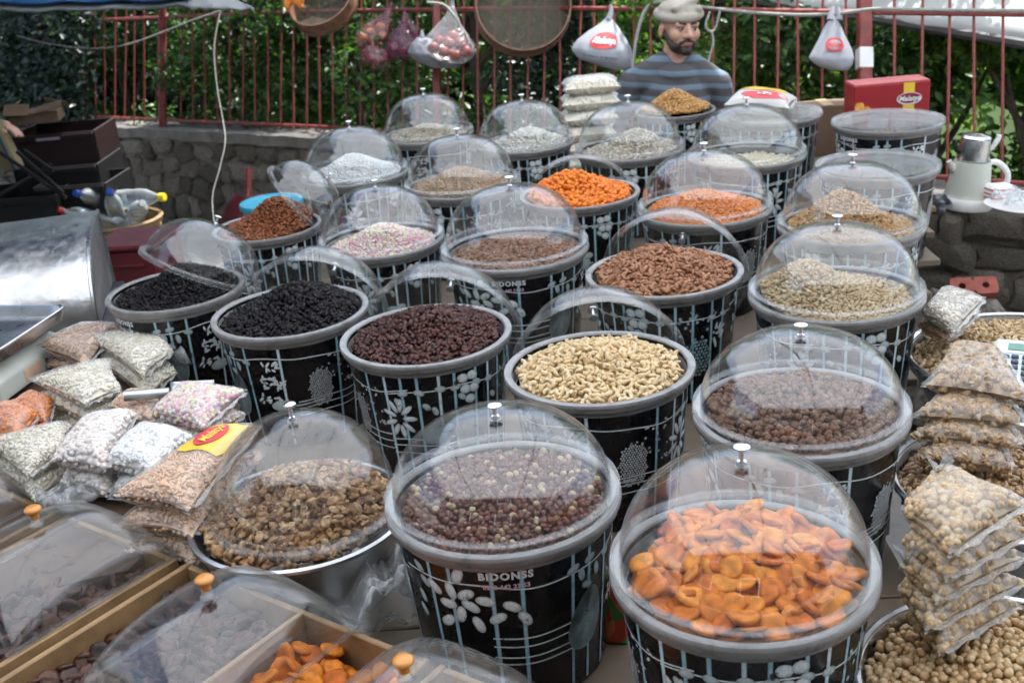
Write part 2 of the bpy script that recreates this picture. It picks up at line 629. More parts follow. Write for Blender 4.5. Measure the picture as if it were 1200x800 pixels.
def lib_leaf(L, W, n=3):
    out = []
    for q in range(n):
        rs = random.Random(400 + q)
        f, cdn = rs.uniform(.1, .35) * W, rs.uniform(.05, .3) * L
        V = [(0, 0, 0), (L * .35, W * .5, f), (L * .35, 0, -.0), (L * .35, -W * .5, f), (L * .72, W * .38, f - cdn * .4), (L * .72, 0, -cdn * .5), (L * .72, -W * .38, f - cdn * .4), (L, 0, -cdn)]
        F = [(0, 2, 1), (0, 3, 2), (1, 2, 5), (1, 5, 4), (2, 3, 6), (2, 6, 5), (4, 5, 7), (5, 6, 7)]
        out.append((np.array(V), np.array(F)))
    return out

LIB = {
    'apricot': lib_apricot(), 'dark_apricot': lib_apricot(r=.020, h=.0075),
    'hazelnut': lib_ellipsoid(.0072, .0068, .0066, 4, .05, 7, 5, .28, seed=2),
    'blanched': lib_ellipsoid(.0078, .0074, .0072, 4, .05, 7, 5, .25, seed=3),
    'candied': lib_ellipsoid(.0082, .0078, .0075, 5, .18, 7, 5, .1, seed=4),
    'cashew': lib_cashew(.0225, .0055), 'walnut': lib_walnut(),
    'almond': lib_ellipsoid(.0128, .0072, .0048, 5, .05, 8, 6, .5, seed=5),
    'peanut': lib_ellipsoid(.0080, .0052, .0050, 4, .07, 6, 4, .15, seed=6),
    'raisin': lib_ellipsoid(.0074, .0055, .0046, 5, .34, 6, 5, .2, seed=7),
    'raisin_big': lib_ellipsoid(.0092, .0068, .0048, 6, .34, 7, 5, .25, seed=8),
    'sweet': lib_ellipsoid(.0052, .0046, .0046, 4, .08, 6, 4, 0, seed=9),
    'sugar': lib_ellipsoid(.0062, .0044, .0040, 4, .2, 5, 4, .1, seed=10),
    'pea': lib_ellipsoid(.0060, .0058, .0056, 4, .10, 6, 4, 0, seed=11),
    'seed': lib_ellipsoid(.0075, .0042, .0018, 4, .06, 6, 4, .4, seed=12),
    'bigseed': lib_ellipsoid(.0100, .0058, .0020, 4, .06, 6, 4, .3, seed=13),
    'pistachio': lib_pistachio(),
    'orange_ball': lib_ellipsoid(.0088, .0087, .0086, 4, .03, 8, 6, 0, seed=14),
    'bagball': lib_ellipsoid(.0068, .0065, .0062, 3, .06, 6, 4, 0, seed=15),
    'bagseed': lib_ellipsoid(.0075, .0045, .0024, 3, .08, 5, 4, .3, seed=16),
    'bagnut': lib_ellipsoid(.0080, .0052, .0045, 3, .08, 6, 4, .3, seed=17),
    'leaf': lib_leaf(.085, .042), 'leaf_small': lib_leaf(.06, .034), 'leaf_long': lib_leaf(.13, .04),
}
PM = {
    'apricot': piece_mat('dried_apricot_flesh', [(.58, .13, .012), (.72, .20, .016), (.82, .29, .03), (.63, .15, .014), (.77, .24, .02)], .6, .34, 55, .7, 110, .0, .12, .3),
    'dark_apricot': piece_mat('dark_apricot_flesh', [(.030, .014, .010), (.065, .022, .013), (.10, .035, .018), (.02, .010, .008)], .48, .35, 70, .6, 130, .05),
    'hazelnut': piece_mat('hazelnut_skin', [(.085, .018, .010), (.14, .034, .018), (.18, .052, .026), (.12, .026, .014), (.20, .06, .03), (.13, .03, .016), (.16, .044, .022), (.11, .024, .012), (.17, .048, .025), (.14, .034, .017), (.12, .03, .016), (.50, .36, .20), (.58, .44, .26)], .36, .3, 170, .3, 260, .2),
    'blanched': piece_mat('blanched_hazelnut_flesh', [(.50, .30, .13), (.60, .42, .22), (.66, .50, .29), (.52, .33, .15)], .42, .25, 120, .35, 220, .1),
    'candied': piece_mat('candied_nut_coat', [(.12, .045, .022), (.19, .08, .04), (.26, .12, .06), (.15, .055, .025)], .45, .4, 190, .9, 320, .15),
    'cashew': piece_mat('cashew_flesh', [(.58, .40, .20), (.66, .50, .27), (.72, .58, .36), (.60, .42, .22)], .42, .18, 120, .25, 220, .1, .06),
    'walnut': piece_mat('walnut_flesh', [(.30, .145, .055), (.50, .28, .12), (.66, .44, .24), (.20, .085, .03), (.54, .30, .13)], .48, .45, 150, .9, 260),
    'almond': piece_mat('almond_skin', [(.24, .095, .042), (.33, .15, .07), (.41, .20, .10), (.28, .115, .05)], .5, .3, 200, .6, 400),
    'almond_pale': piece_mat('roasted_almond', [(.22, .10, .05), (.32, .15, .08), (.26, .115, .055)], .5, .3, 200, .6, 400),
    'corn': piece_mat('corn_nut', [(.42, .20, .05), (.55, .30, .09), (.62, .38, .15), (.36, .15, .04)], .5, .3, 170, .5, 260),
    'peanut': piece_mat('peanut_flesh', [(.50, .34, .16), (.62, .46, .26), (.66, .52, .32), (.40, .24, .10)], .5, .25, 150, .4, 260),
    'raisin_black': piece_mat('black_raisin_skin', [(.005, .004, .005), (.010, .008, .009), (.018, .013, .014)], .5, .4, 160, .9, 260, 0, 0, .25),
    'raisin_red': piece_mat('red_raisin_skin', [(.035, .010, .008), (.065, .018, .012), (.10, .028, .018), (.05, .013, .009)], .4, .4, 150, .9, 260),
    'raisin_gold': piece_mat('amber_raisin_skin', [(.16, .042, .010), (.26, .075, .018), (.34, .11, .03), (.12, .03, .008)], .4, .35, 150, .8, 260),
    'sweet': piece_mat('pastel_sugar', [(.86, .84, .80), (.84, .34, .44), (.86, .50, .58), (.86, .84, .80), (.84, .80, .34), (.86, .84, .80), (.85, .40, .50), (.80, .80, .42), (.86, .84, .80)], .45, .12, 200, .3, 300),
    'sugar': piece_mat('white_sugar', [(.84, .83, .81), (.87, .86, .85), (.88, .88, .87)], .5, .12, 200, .4, 300),
    'pea': piece_mat('orange_coat', [(.74, .19, .025), (.82, .26, .045), (.86, .33, .075)], .45, .2, 200, .6, 300),
    'orange_ball': piece_mat('bright_orange_coat', [(.72, .17, .012), (.80, .22, .018), (.84, .27, .03)], .42, .2, 160, .8, 300),
    'seed': piece_mat('tan_seed', [(.46, .28, .15), (.56, .38, .23), (.64, .47, .32)], .5, .25, 200, .3, 300),
    'bigseed': piece_mat('pale_seed', [(.74, .70, .60), (.82, .79, .71), (.85, .83, .78), (.62, .56, .46)], .5, .2, 160, .3, 300),
    'oat': piece_mat('beige_seed', [(.58, .49, .35), (.70, .61, .47), (.78, .71, .58), (.46, .37, .25)], .55, .3, 160, .3, 300),
    'pistachio': piece_mat('pistachio_shell', [(.42, .26, .13), (.52, .35, .19), (.60, .44, .27), (.40, .22, .10)], .5, .3, 160, .35, 260),
    'bagwhite': piece_mat('white_chickpea', [(.90, .89, .87), (.91, .91, .90), (.88, .85, .81)], .55, .06, 200, .1, 300),
    'bagcream': piece_mat('cream_seed', [(.92, .80, .58), (.93, .86, .68), (.93, .89, .76), (.88, .72, .48)], .55, .06, 160, .1, 300),
    'bagpink': piece_mat('pinkish_chickpea', [(.82, .68, .60), (.87, .78, .71), (.90, .85, .79)], .55, .08, 200, .1, 300),
    'bagorange': piece_mat('salmon_lentil', [(.80, .42, .19), (.86, .54, .31), (.89, .66, .46), (.74, .36, .14)], .55, .1, 200, .15, 300),
    'bagbrown': piece_mat('toasted_seed', [(.56, .28, .14), (.66, .40, .23), (.72, .50, .34)], .5, .25, 200, .3, 300),
}

def rot_batch(nrm, spin, tip):
    """rotation matrices: local z to nrm (tipped by a random angle), spun about it"""
    n = len(nrm)
    z = nrm + rng.normal(0, 1, (n, 3)) * np.asarray(tip).reshape(-1, 1)
    z /= np.linalg.norm(z, axis=1, keepdims=True)
    r = rng.normal(0, 1, (n, 3))
    x = r - z * (r * z).sum(1, keepdims=True)
    x /= np.linalg.norm(x, axis=1, keepdims=True)
    y = np.cross(z, x)
    return np.stack([x, y, z], axis=2)

def joined_mesh(name, lib, P, Rm, S, mat, extra=None, var=None, idx=None):
    """one mesh out of many small pieces, each with its own tone"""
    n = len(P)
    idx = rng.integers(0, len(lib), n) if idx is None else idx
    var = rng.random(n) if var is None else var
    VV, FF, AA, off = [], [], [], 0
    for q, (V, F) in enumerate(lib):
        w = np.where(idx == q)[0]
        if not len(w): continue
        X = np.einsum('nij,vj->nvi', Rm[w] * S[w][:, None, None], V) + P[w][:, None, :]
        VV.append(X.reshape(-1, 3))
        FF.append((F[None] + (np.arange(len(w)) * len(V))[:, None, None] + off).reshape(-1, 3))
        AA.append(np.repeat(var[w], len(V)))
        off += len(w) * len(V)
    if extra is not None:
        V, F = extra
        VV.append(np.asarray(V, float)); FF.append(np.asarray(F) + off)
        AA.append(np.full(len(V), .3))
    return mesh(name, np.vstack(VV), np.vstack(FF), mat, True, np.concatenate(AA))

_lib_mesh = {}
def piece_meshes(name, key, mkey):
    if (key, mkey) not in _lib_mesh:
        _lib_mesh[(key, mkey)] = [mesh(name, V, F, PM[mkey], True) for V, F in LIB[key]]
    return _lib_mesh[(key, mkey)]

CAMN = np.array(CAM)
def heap(M, rad, hfn, spacing, key, mkey, name, label, cat, single=None, n_single=0, tip=.5, rect=None, layers=2, keep=None, slabel=None, sgroup=None, jitter=.3):
    """a heap: pieces lying in layers on a bed; the largest in view are objects of their own"""
    hx, hy = rect if rect else (rad, rad)
    pts = []
    row = 0
    y = -hy
    while y <= hy:
        x = -hx + (spacing * .5 if row % 2 else 0)
        while x <= hx:
            pts.append((x, y)); x += spacing
        y += spacing * .87; row += 1
    pts = np.array(pts) + rng.normal(0, spacing * jitter * .6, (len(pts), 2))
    def inside(p):
        if rect: ok = (abs(p[:, 0]) <= hx) & (abs(p[:, 1]) <= hy)
        else: ok = np.hypot(p[:, 0], p[:, 1]) <= rad
        return ok
    pts = pts[inside(pts)]
    H = lambda p: np.array([hfn(a, b) for a, b in p])
    def lay(p, dz):
        e = .004
        z = H(p)
        gx = (H(p + [e, 0]) - z) / e; gy = (H(p + [0, e]) - z) / e
        nr = np.stack([-gx, -gy, np.ones(len(p))], 1)
        nr /= np.linalg.norm(nr, axis=1, keepdims=True)
        return np.column_stack([p, z + dz + rng.normal(0, spacing * .13, len(p))]), nr
    P0, N0 = lay(pts, 0)
    Ps, Ns = [P0], [N0]
    for q in range(1, layers):
        p1 = pts + rng.normal(0, spacing * .45, pts.shape)
        p1 = p1[inside(p1)]
        a, b2 = lay(p1, -spacing * .42 * q)
        Ps.append(a); Ns.append(b2)
    top = np.concatenate([np.full(len(a), i == 0) for i, a in enumerate(Ps)])
    P, Nn = np.vstack(Ps), np.vstack(Ns)
    Rm = rot_batch(Nn, None, np.full(len(P), tip))
    S = rng.uniform(.80, 1.16, len(P))
    Mw = np.array(M)
    W = P @ Mw[:3, :3].T + Mw[:3, 3]
    chosen = np.zeros(len(P), bool)
    if n_single:
        Nw = Nn @ Mw[:3, :3].T
        v = CAMN - W
        d = np.linalg.norm(v, axis=1)
        fac = (Nw * v).sum(1) / d
        score = d + np.where(top, 0, 50) + np.where(fac < .1, 20, 0)
        if keep is not None:
            score += np.where(np.array([keep(w) for w in W]), 0, 80)
        o = np.argsort(score)[:n_single]
        chosen[o[score[o] < 20]] = True
    # bed under the pieces
    nr_, ns_ = 10, 36
    if rect:
        bv = [(-hx + 2 * hx * i / 11, -hy + 2 * hy * j / 11) for j in range(12) for i in range(12)]
        bf = [(j * 12 + i, j * 12 + i + 1, j * 12 + i + 13) for j in range(11) for i in range(11)] + [(j * 12 + i, j * 12 + i + 13, j * 12 + i + 12) for j in range(11) for i in range(11)]
    else:
        bv = [(0, 0)] + [(rad * 1.0 * (j + 1) / nr_ * math.cos(2 * math.pi * i / ns_), rad * (j + 1) / nr_ * math.sin(2 * math.pi * i / ns_)) for j in range(nr_) for i in range(ns_)]
        bf = [(0, 1 + i, 1 + (i + 1) % ns_) for i in range(ns_)]
        for j in range(nr_ - 1):
            a, b2 = 1 + j * ns_, 1 + (j + 1) * ns_
            for i in range(ns_):
                i2 = (i + 1) % ns_
                bf += [(a + i, b2 + i, b2 + i2), (a + i, b2 + i2, a + i2)]
    bz = [(x, y, hfn(x, y) - spacing * .62) for x, y in bv]
    rest = ~chosen
    me = joined_mesh(name, LIB[key], P[rest], Rm[rest], S[rest], PM[mkey], (bz, bf))
    tag(obj(name, me, None, M), label, cat, None, 'stuff')
    if n_single:
        ms = piece_meshes(single, key, mkey)
        for i in np.where(chosen)[0]:
            A = np.eye(4)
            A[:3, :3] = Rm[i] * S[i]; A[:3, 3] = P[i]
            o = obj(single, ms[int(rng.integers(0, len(ms)))], None, M @ Matrix(A.tolist()))
            tag(o, slabel, cat, sgroup)
    return int(chosen.sum())

# ------------------------------------------------------------------ tubs
TUB_H = H_RIM - H_TAB
RB, RBOT = .186, .160                                # body radius under the rim and at the foot
def body_r(v):                                        # v: depth under the rim (m)
    return RB + (RBOT - RB) * min(max(v / (TUB_H - .012), 0), 1)

def wrap(u, v, lift=.0012):
    r = body_r(v) + lift
    a = u / RB - math.pi / 2
    return (r * math.cos(a), r * math.sin(a), -v)

mb = MB()
mb.lathe([(0.02, -TUB_H), (RBOT - .012, -TUB_H), (RBOT - .003, -TUB_H + .003), (RBOT, -TUB_H + .012), (RB, -.003), (RB - .004, -.003), (RBOT - .006, -TUB_H + .016), (.02, -TUB_H + .016)], 96)
ME_BODY = mesh('body', mb.V, mb.F, M_TUB)
ME_BODY.set_sharp_from_angle(angle=R_(40))
mb = MB()
mb.lathe([(RB + .0008, -.017), (RB + .0095, -.018), (RB + .0112, -.016), (RB + .0125, -.007), (RB + .0142, -.006), (RB + .0145, -.0012), (RB + .0128, .0015), (RB + .002, .0018), (RB - .0015, .0008), (RB - .003, -.0015), (RB - .0085, -.03), (RB - .0105, -.03), (RB - .0105, -.034), (RB - .004, -.034), (RB + .0008, -.030)], 96, closed=True)
ME_RIM = mesh('rim', mb.V, mb.F, M_RIM)
ME_RIM.set_sharp_from_angle(angle=R_(50))

# printed pattern: lines, beans, seeds, a pebble and a spoon, wrapped round the tub
PV, PF, PC = [], [], []
def p_add(V, F, C):
    b0 = len(PV)
    PV.extend(V); PF.extend([tuple(i + b0 for i in f) for f in F]); PC.extend(C)

C_LINE, C_LITE, C_WHITE = (.30, .50, .58), (.54, .70, .75), (.72, .79, .80)
def p_vline(u, w=.0074, v0=.024, v1=TUB_H - .014, c=C_LINE, lift=.0010):
    n = 2
    V, F, C = [], [], []
    for i in range(n + 1):
        v = v0 + (v1 - v0) * i / n
        for q, s in ((-.5, .55), (-.2, 1.15), (.2, 1.15), (.5, .55)):
            V.append(wrap(u + q * w, v, lift)); C.append(tuple(min(1, a * s) for a in c))
    for i in range(n):
        for q in range(3):
            a = i * 4 + q
            F.append((a, a + 1, a + 5, a + 4))
    p_add(V, F, C)
def p_hline(v, u0, u1, w=.0028, c=C_WHITE, wob=0., lift=.0013):
    n = max(2, int((u1 - u0) / .008))
    V, F, C = [], [], []
    for i in range(n + 1):
        u = u0 + (u1 - u0) * i / n
        vv = v + wob * math.sin(u * 17) + .002 * math.sin(u * 43)
        V += [wrap(u, vv - w / 2, lift), wrap(u, vv + w / 2, lift)]
        C += [c, c]
    F = [(2 * i, 2 * i + 1, 2 * i + 3, 2 * i + 2) for i in range(n)]
    p_add(V, F, C)
def p_bean(u, v, a, b2, rot, c=C_WHITE, lift=.0018, n=12, notch=.0, edge=.5):
    if a > .009: a, b2 = a * 1.16, b2 * 1.16
    ca, sa = math.cos(rot), math.sin(rot)
    V, C = [wrap(u - .15 * b2 * sa, v - .25 * b2, lift)], [tuple(min(1, x * 1.08) for x in c)]
    for ring, s in ((.6, 1.0), (1., edge)):
        for i in range(n):
            t = 2 * math.pi * i / n
            x, y = a * ring * math.cos(t), b2 * ring * math.sin(t) * (1 - notch * math.exp(-((t - 1.57) / .5) ** 2))
            V.append(wrap(u + x * ca - y * sa, v + x * sa + y * ca, lift))
            sh = s * (1 - .22 * math.sin(t + rot) * ring)
            C.append(tuple(min(1, q * sh) for q in c))
    F = [(0, 1 + i, 1 + (i + 1) % n) for i in range(n)] + [(1 + i, 1 + n + i, 1 + n + (i + 1) % n, 1 + (i + 1) % n) for i in range(n)]
    p_add(V, F, C)
def p_cluster(u, v, ru, rv, r, c, n, shape=None):
    rs = random.Random(int(u * 1000))
    y = -rv
    row = 0
    while y < rv:
        x = -ru + (r if row % 2 else 0)
        while x < ru:
            q = (x / ru) ** 2 + (y / rv) ** 2
            if q < 1 + rs.uniform(-.18, .12):
                s = rs.uniform(.75, 1.05)
                p_bean(u + x + rs.uniform(-.2, .2) * r, v + y + rs.uniform(-.2, .2) * r, r * .95, r * .85, rs.random() * 3, tuple(k2 * s for k2 in c), .0016, 7, 0, .45)
            x += 2 * r
        y += 1.75 * r; row += 1
def p_seeds(u, v, ru, rv, n, L=.009):
    rs = random.Random(int(u * 991) + 5)
    for _ in range(n):
        a, q = rs.random() * 6.28, math.sqrt(rs.random())
        p_bean(u + ru * q * math.cos(a), v + rv * q * math.sin(a), L * rs.uniform(.7, 1.1), L * .36, rs.random() * 3.14, C_WHITE, .0017, 7, 0, .75)
CIRC = 2 * math.pi * RB
# section 1: the maker's name between two bars, flower of large beans, pebble
for u in (-.135, -.094, -.022, .027, .118, .156, .205):
    p_vline(u)
p_hline(.064, -.20, .56, wob=.006)
for v in (.165, .182, .204, .218): p_hline(v, -.03, .125)
for i in range(10):
    a = i * .66 + .2
    ra = .019 + .023 * (i % 2)
    p_bean(-.083 + ra * 1.15 * math.cos(a), .096 + ra * 1.25 * math.sin(a), .0150, .0088, a + .3, C_WHITE, .0019, 12, .12)
for u, v, q in ((-.017, .122, -.5), (.008, .100, .5), (.028, .126, 1.0)): p_bean(u, v, .0145, .0088, q, C_WHITE, .0019, 12, .15)
for u, v, q in ((.118, .060, -.35), (.156, .056, -.2), (.136, .078, 1.3), (.175, .085, 1.4), (.150, .104, .4), (.205, .07, .2), (-.15, .075, .7), (-.165, .11, 1.2), (-.16, .05, .6), (-.17, .14, .9)): p_bean(u, v, .0120, .0068, q, (.42, .52, .54), .0019, 11, .1)
V, C, n = [wrap(.150, .165, .0021)], [(.30, .38, .40)], 30
for ring, s in ((.45, .95), (.8, .6), (1., .85)):
    for i in range(n):
        t = 2 * math.pi * i / n
        x, y = .042 * ring * math.sin(t) * (1 - .22 * math.cos(t)), -.058 * ring * math.cos(t)
        V.append(wrap(.150 + x * .9 - y * .25, .170 + y + x * .2, .0021))
        sh = s * (.9 - .5 * math.sin(t * 1 + 2.2) + .25 * math.sin(5 * t))
        C.append((.22 * sh, .29 * sh, .31 * sh))
F = [(0, 1 + i, 1 + (i + 1) % n) for i in range(n)] + [(1 + q * n + i, 1 + (q + 1) * n + i, 1 + (q + 1) * n + (i + 1) % n, 1 + q * n + (i + 1) % n) for q in range(2) for i in range(n)]
p_add(V, F, C)
# section 2: heap of chickpeas, splinters of seed, spoon
p_vline(.300, c=C_LITE); p_vline(.452)
for v in (.178, .196, .215): p_hline(v, .33, .50)
p_cluster(.395, .150, .034, .052, .0030, (.62, .66, .66), 0)
rs_ = random.Random(4)
for i in range(26):
    p_bean(.43 + rs_.uniform(-.02, .06), .06 + rs_.uniform(0, .11), .0032, .003, 0, (.62, .68, .68), .0016, 8, 0, .6)
p_seeds(.272, .080, .022, .018, 10); p_seeds(.262, .120, .026, .02, 14); p_seeds(.288, .128, .02, .012, 10); p_seeds(.255, .168, .03, .016, 12)
p_bean(.288, .186, .028, .0125, -.05, (.52, .60, .60), .0021, 20, 0, .8)
p_hline(.186, .314, .40, w=.0045, c=(.5, .58, .58), lift=.0021)
# section 3: bars close together with beans on the line, loose fives
for i, u in enumerate((.505, .545, .583, .632, .668, .722, .760)):
    p_vline(u, c=C_LINE if i % 3 else C_LITE)
p_hline(.070, .50, .90, wob=.005)
for v in (.19, .206, .226): p_hline(v, .50, .66)
for i, u in enumerate((.545, .583, .632, .668, .722, .760)):
    p_bean(u + .002, .070 + .005 * math.sin(u * 17) + .002 * (i % 2), .0115, .0072, (-.2, .3, .1)[i % 3], (.50, .58, .59), .0019, 11, .1)
    p_bean(u + (.016 if i % 2 else -.014), .094 + .012 * (i % 3), .0105, .0066, 1.2 - .5 * (i % 2), (.48, .56, .57), .0019, 11, .1)
for u, v in ((.688, .050), (.712, .048), (.694, .078), (.716, .080), (.705, .105)): p_bean(u, v, .0125, .0105, .3, C_WHITE, .0020, 10, .1)
for i in range(9):
    a = i * .7
    p_bean(.53 + .026 * math.cos(a), .135 + .034 * math.sin(a), .016, .0058, a, C_WHITE, .0019, 11, 0)
p_bean(.615, .185, .03, .024, .3, (.40, .50, .50), .0021, 20, .3, .75)
p_bean(.640, .165, .017, .010, -.2, (.5, .58, .58), .0022, 12, .2, .7)
# section 4: pine cone of blue dots, scattered discs
for u in (.80, .845, .90, .94): p_vline(u)
p_cluster(.862, .178, .042, .052, .0052, (.24, .38, .43), 0)
for i in range(24):
    p_bean(.862 + rs_.uniform(-.055, .05), .05 + rs_.uniform(0, .09), .0046, .0046, 0, (.36, .48, .52), .0016, 8, 0, .6)
p_hline(.078, .90, CIRC - .20, wob=.004)
for i, u in enumerate((.90, .94)): p_bean(u, .076, .012, .0072, .2, (.5, .58, .6), .0019, 11, .1)
p_seeds(.925, .13, .02, .03, 14, .011)
ME_PRINT = mesh('printed_pattern', PV, PF, M_PRINT)
_ca = ME_PRINT.color_attributes.new('tone', 'FLOAT_COLOR', 'POINT')
_ca.data.foreach_set('color', np.column_stack([np.array(PC), np.ones(len(PC))]).astype(np.float32).ravel())

def text2d(s, size, off=0.0, shear=0.0, space=1.0):
    cu = bpy.data.curves.new('lettering', 'FONT')
    cu.body, cu.size, cu.align_x, cu.align_y, cu.offset, cu.shear, cu.space_character, cu.resolution_u = s, size, 'CENTER', 'CENTER', off, shear, space, 3
    o = bpy.data.objects.new('lettering', cu)
    COL.objects.link(o)
    dg = bpy.context.evaluated_depsgraph_get()
    me = bpy.data.meshes.new_from_object(o.evaluated_get(dg))
    V = [tuple(v.co) for v in me.vertices]
    F = [tuple(p.vertices) for p in me.polygons]
    bpy.data.objects.remove(o); bpy.data.meshes.remove(me); bpy.data.curves.remove(cu)
    return V, F
T1 = text2d('BIDONSS', .0185, .0009, 0, 1.22)
T2 = text2d('0212 442 23 53', .0115, .0004, 0, 1.05)
mb = MB()
mb.add([wrap(x + .002, .040 - y, .0028) for x, y, z in T1[0]], T1[1], 0)
mb.add([wrap(x + .002, .060 - y, .0028) for x, y, z in T2[0]], T2[1], 1)
ME_TEXT = mesh('lettering', mb.V, mb.F, None, False, None, [M_INK, M_INKP], mb.m)

def tub(px, py, sc, turn, label):
    """a tub whose rim centre lies on the sight line; turn says which side of the print faces us"""
    P = onp(px, py, H_RIM)
    M = frame(P)
    t = thing('tub', label, 'tub', M @ Matrix.Rotation(turn, 4, 'Z') @ Matrix.Diagonal((sc, sc, 1, 1)), 'black printed tubs on the stall')
    for nm, me in (('body', ME_BODY), ('rim', ME_RIM), ('printed_pattern', ME_PRINT), ('lettering', ME_TEXT)):
        obj(nm, me, t)
    return M

# ------------------------------------------------------------------ domed lids
def dome_meshes(R=.192, H=.158):
    prof_o, prof_i = [], []
    n = 20
    for i in range(n + 1):
        t = i / n * math.pi / 2
        r, z = (R - .008) * math.cos(t) ** .86, .008 + (H - .008) * math.sin(t) ** .98
        prof_o.append((max(r, .0008), z))
        prof_i.append((max(r - .0026, .0004), z - (.0026 if i else 0)))
    a = MB().lathe(prof_o + prof_i[::-1], 72)
    b = MB().lathe([(R - .0085, .004), (R - .0085, .0095), (R - .003, .010), (R + .006, .0085), (R + .0075, .005), (R + .0075, -.006), (R + .005, -.008), (R + .002, -.006), (R + .0015, .003)], 72, closed=True)
    c = MB().lathe([(.0005, H + .026), (.009, H + .0255), (.0125, H + .023), (.0125, H + .0205), (.010, H + .019), (.0045, H + .018), (.0036, H + .003), (.007, H + .0015), (.0075, H - .0005)], 20, caps=(True, False))
    d = MB().lathe([(.0085, H - .0035), (.0100, H - .004), (.0100, H - .0065), (.004, H - .0075), (.0005, H - .0075)], 16)
    mk = lambda nm, q, mt: (nm, mesh(nm, q.V, q.F, mt))
    out = [mk('dome', a, M_ACR), mk('flange', b, M_FLANGE), mk('knob', c, M_CHROME), mk('washer', d, M_GREY)]
    for _, me in out: me.set_sharp_from_angle(angle=R_(45))
    return out
ME_LID = dome_meshes()
def lid(M, label):
    t = thing('dome_lid', label, 'lid', M, 'clear domed lids of the tubs')
    for nm, me in ME_LID:
        obj(nm, me, t)
    return t
def lid_on(M, sc, label, zs=1.0):
    return lid(M @ Matrix.Translation((0, 0, .0125)) @ Matrix.Diagonal((sc, sc, sc * zs, 1)), label)
def lid_leaning(M, off, axis, sc, label):
    z = Vector(axis).normalized()
    q = z.to_track_quat('Z', 'Y').to_matrix().to_4x4()
    return lid(M @ Matrix.Translation(off) @ q @ Matrix.Diagonal((sc, sc, sc, 1)), label)
# ------------------------------------------------------------------ ground
k = N('paving')
nz = k.noise(3, 8); n2 = k.noise(40, 6)
rp = k.ramp([(.3, (.15, .145, .135)), (.7, (.25, .24, .225))], nz.outputs[0])
M_GROUND = k.fin(k.pbsdf(rp.outputs[0], .85, 0, .3, 0, k.bump(n2.outputs[0], .5, .01)).outputs[0])
S_ = 120
n_ = 40
mb = MB()
def _g(u, v):
    x, y = (u - .5) * 2, v
    x = math.copysign(abs(x) ** 2.2, x) * S_
    y = -6 + (y ** 2.2) * 400
    return Vector((x, y, SLOPE * max(-9, min(9, x))))
mb.grid(_g, n_, n_)
tag(mb.build('ground', M_GROUND), kind='structure', label='grey sloping street paving under the stall')

k = N('lawn_green')
nz = k.noise(2, 8)
rp = k.ramp([(.3, (.018, .04, .009)), (.7, (.05, .085, .02))], nz.outputs[0])
M_LAWN = k.fin(k.pbsdf(rp.outputs[0], .9, 0, .2).outputs[0])
mb = MB()
mb.grid(lambda u, v: (lambda x: Vector((x, 9.2 - .62 * x + 60 * v ** 2 - (0 if x < 2.5 else 0), SLOPE * max(-9, min(9, x)) + .012)))(-9 + 18 * u), 12, 6)
tag(mb.build('lawn', M_LAWN), kind='structure', label='green garden ground beyond the stone wall')
# house on the other side of the street, behind the photographer - unseen, added to darken reflections and block the low sky
hs_ = thing('house', 'unseen dark grey house added across the street to darken reflections', 'house', Matrix.Translation((0, -2.3, 0)))
MB().box((0, -.6, 2.9), (18, 1.2, 6.8)).build('wall', plain('grey_plaster', (.042, .042, .046), .9, var=.2, scale=2), hs_, smooth=False)
MB().box((0, -.3, 6.42), (18.6, 2.2, .18)).build('roof', plain('roof_tile', (.22, .09, .05), .8), hs_, smooth=False)
for x in (-6, -3, 0, 3, 6):
    for z in (1.9, 4.6):
        wd = MB().box((x, .02, z), (1.1, .06, 1.3)).build('window', M_WHITE, hs_, smooth=False)
        MB().box((x, .056, z), (.96, .01, 1.16)).build('pane', plain('window_glass', (.03, .035, .04), .08), wd, smooth=False)
# ------------------------------------------------------------------ stone wall and iron fence behind the stall
def lin(x, xs, ys):
    return float(np.interp(x, xs, ys))
TX, TYv = (-60, 110, 340, 640, 850, 1200, 1420), (30, 24, 14, 10, 12, 17, 22)
BX, BYv = (-60, 110, 400, 1170, 1420), (130, 137, 150, 213, 234)
def rail_top(px):
    h = lin(px, BX, BYv) - lin(px, TX, TYv)
    return at(px, lin(px, TX, TYv), 1024 / h)
def rail_bot(px):
    h = lin(px, BX, BYv) - lin(px, TX, TYv)
    return at(px, lin(px, BX, BYv), 1024 / h)
nodes = [-60, 40, 110, 190, 300, 400, 520, 640, 760, 880, 1005, 1110, 1200, 1330, 1420]
F_T, F_B = [rail_top(x) for x in nodes], [rail_bot(x) for x in nodes]
fence = thing('metal_fence', 'red painted iron railing with thin upright bars on top of the stone wall', 'fence', Matrix.Translation(F_B[7]))
fo = F_B[7]
for nm, P in (('rail', F_T), ('rail', F_B)):
    MB().tube([p - fo for p in bez(P, 3)], .013, 6).build(nm, M_RED, fence)
bar_me = MB().tube([(0, 0, -.03), (0, 0, 1.12)], .0072, 6).build('bar', M_RED)
me_bar = bar_me.data
bpy.data.objects.remove(bar_me)
px = -40.0
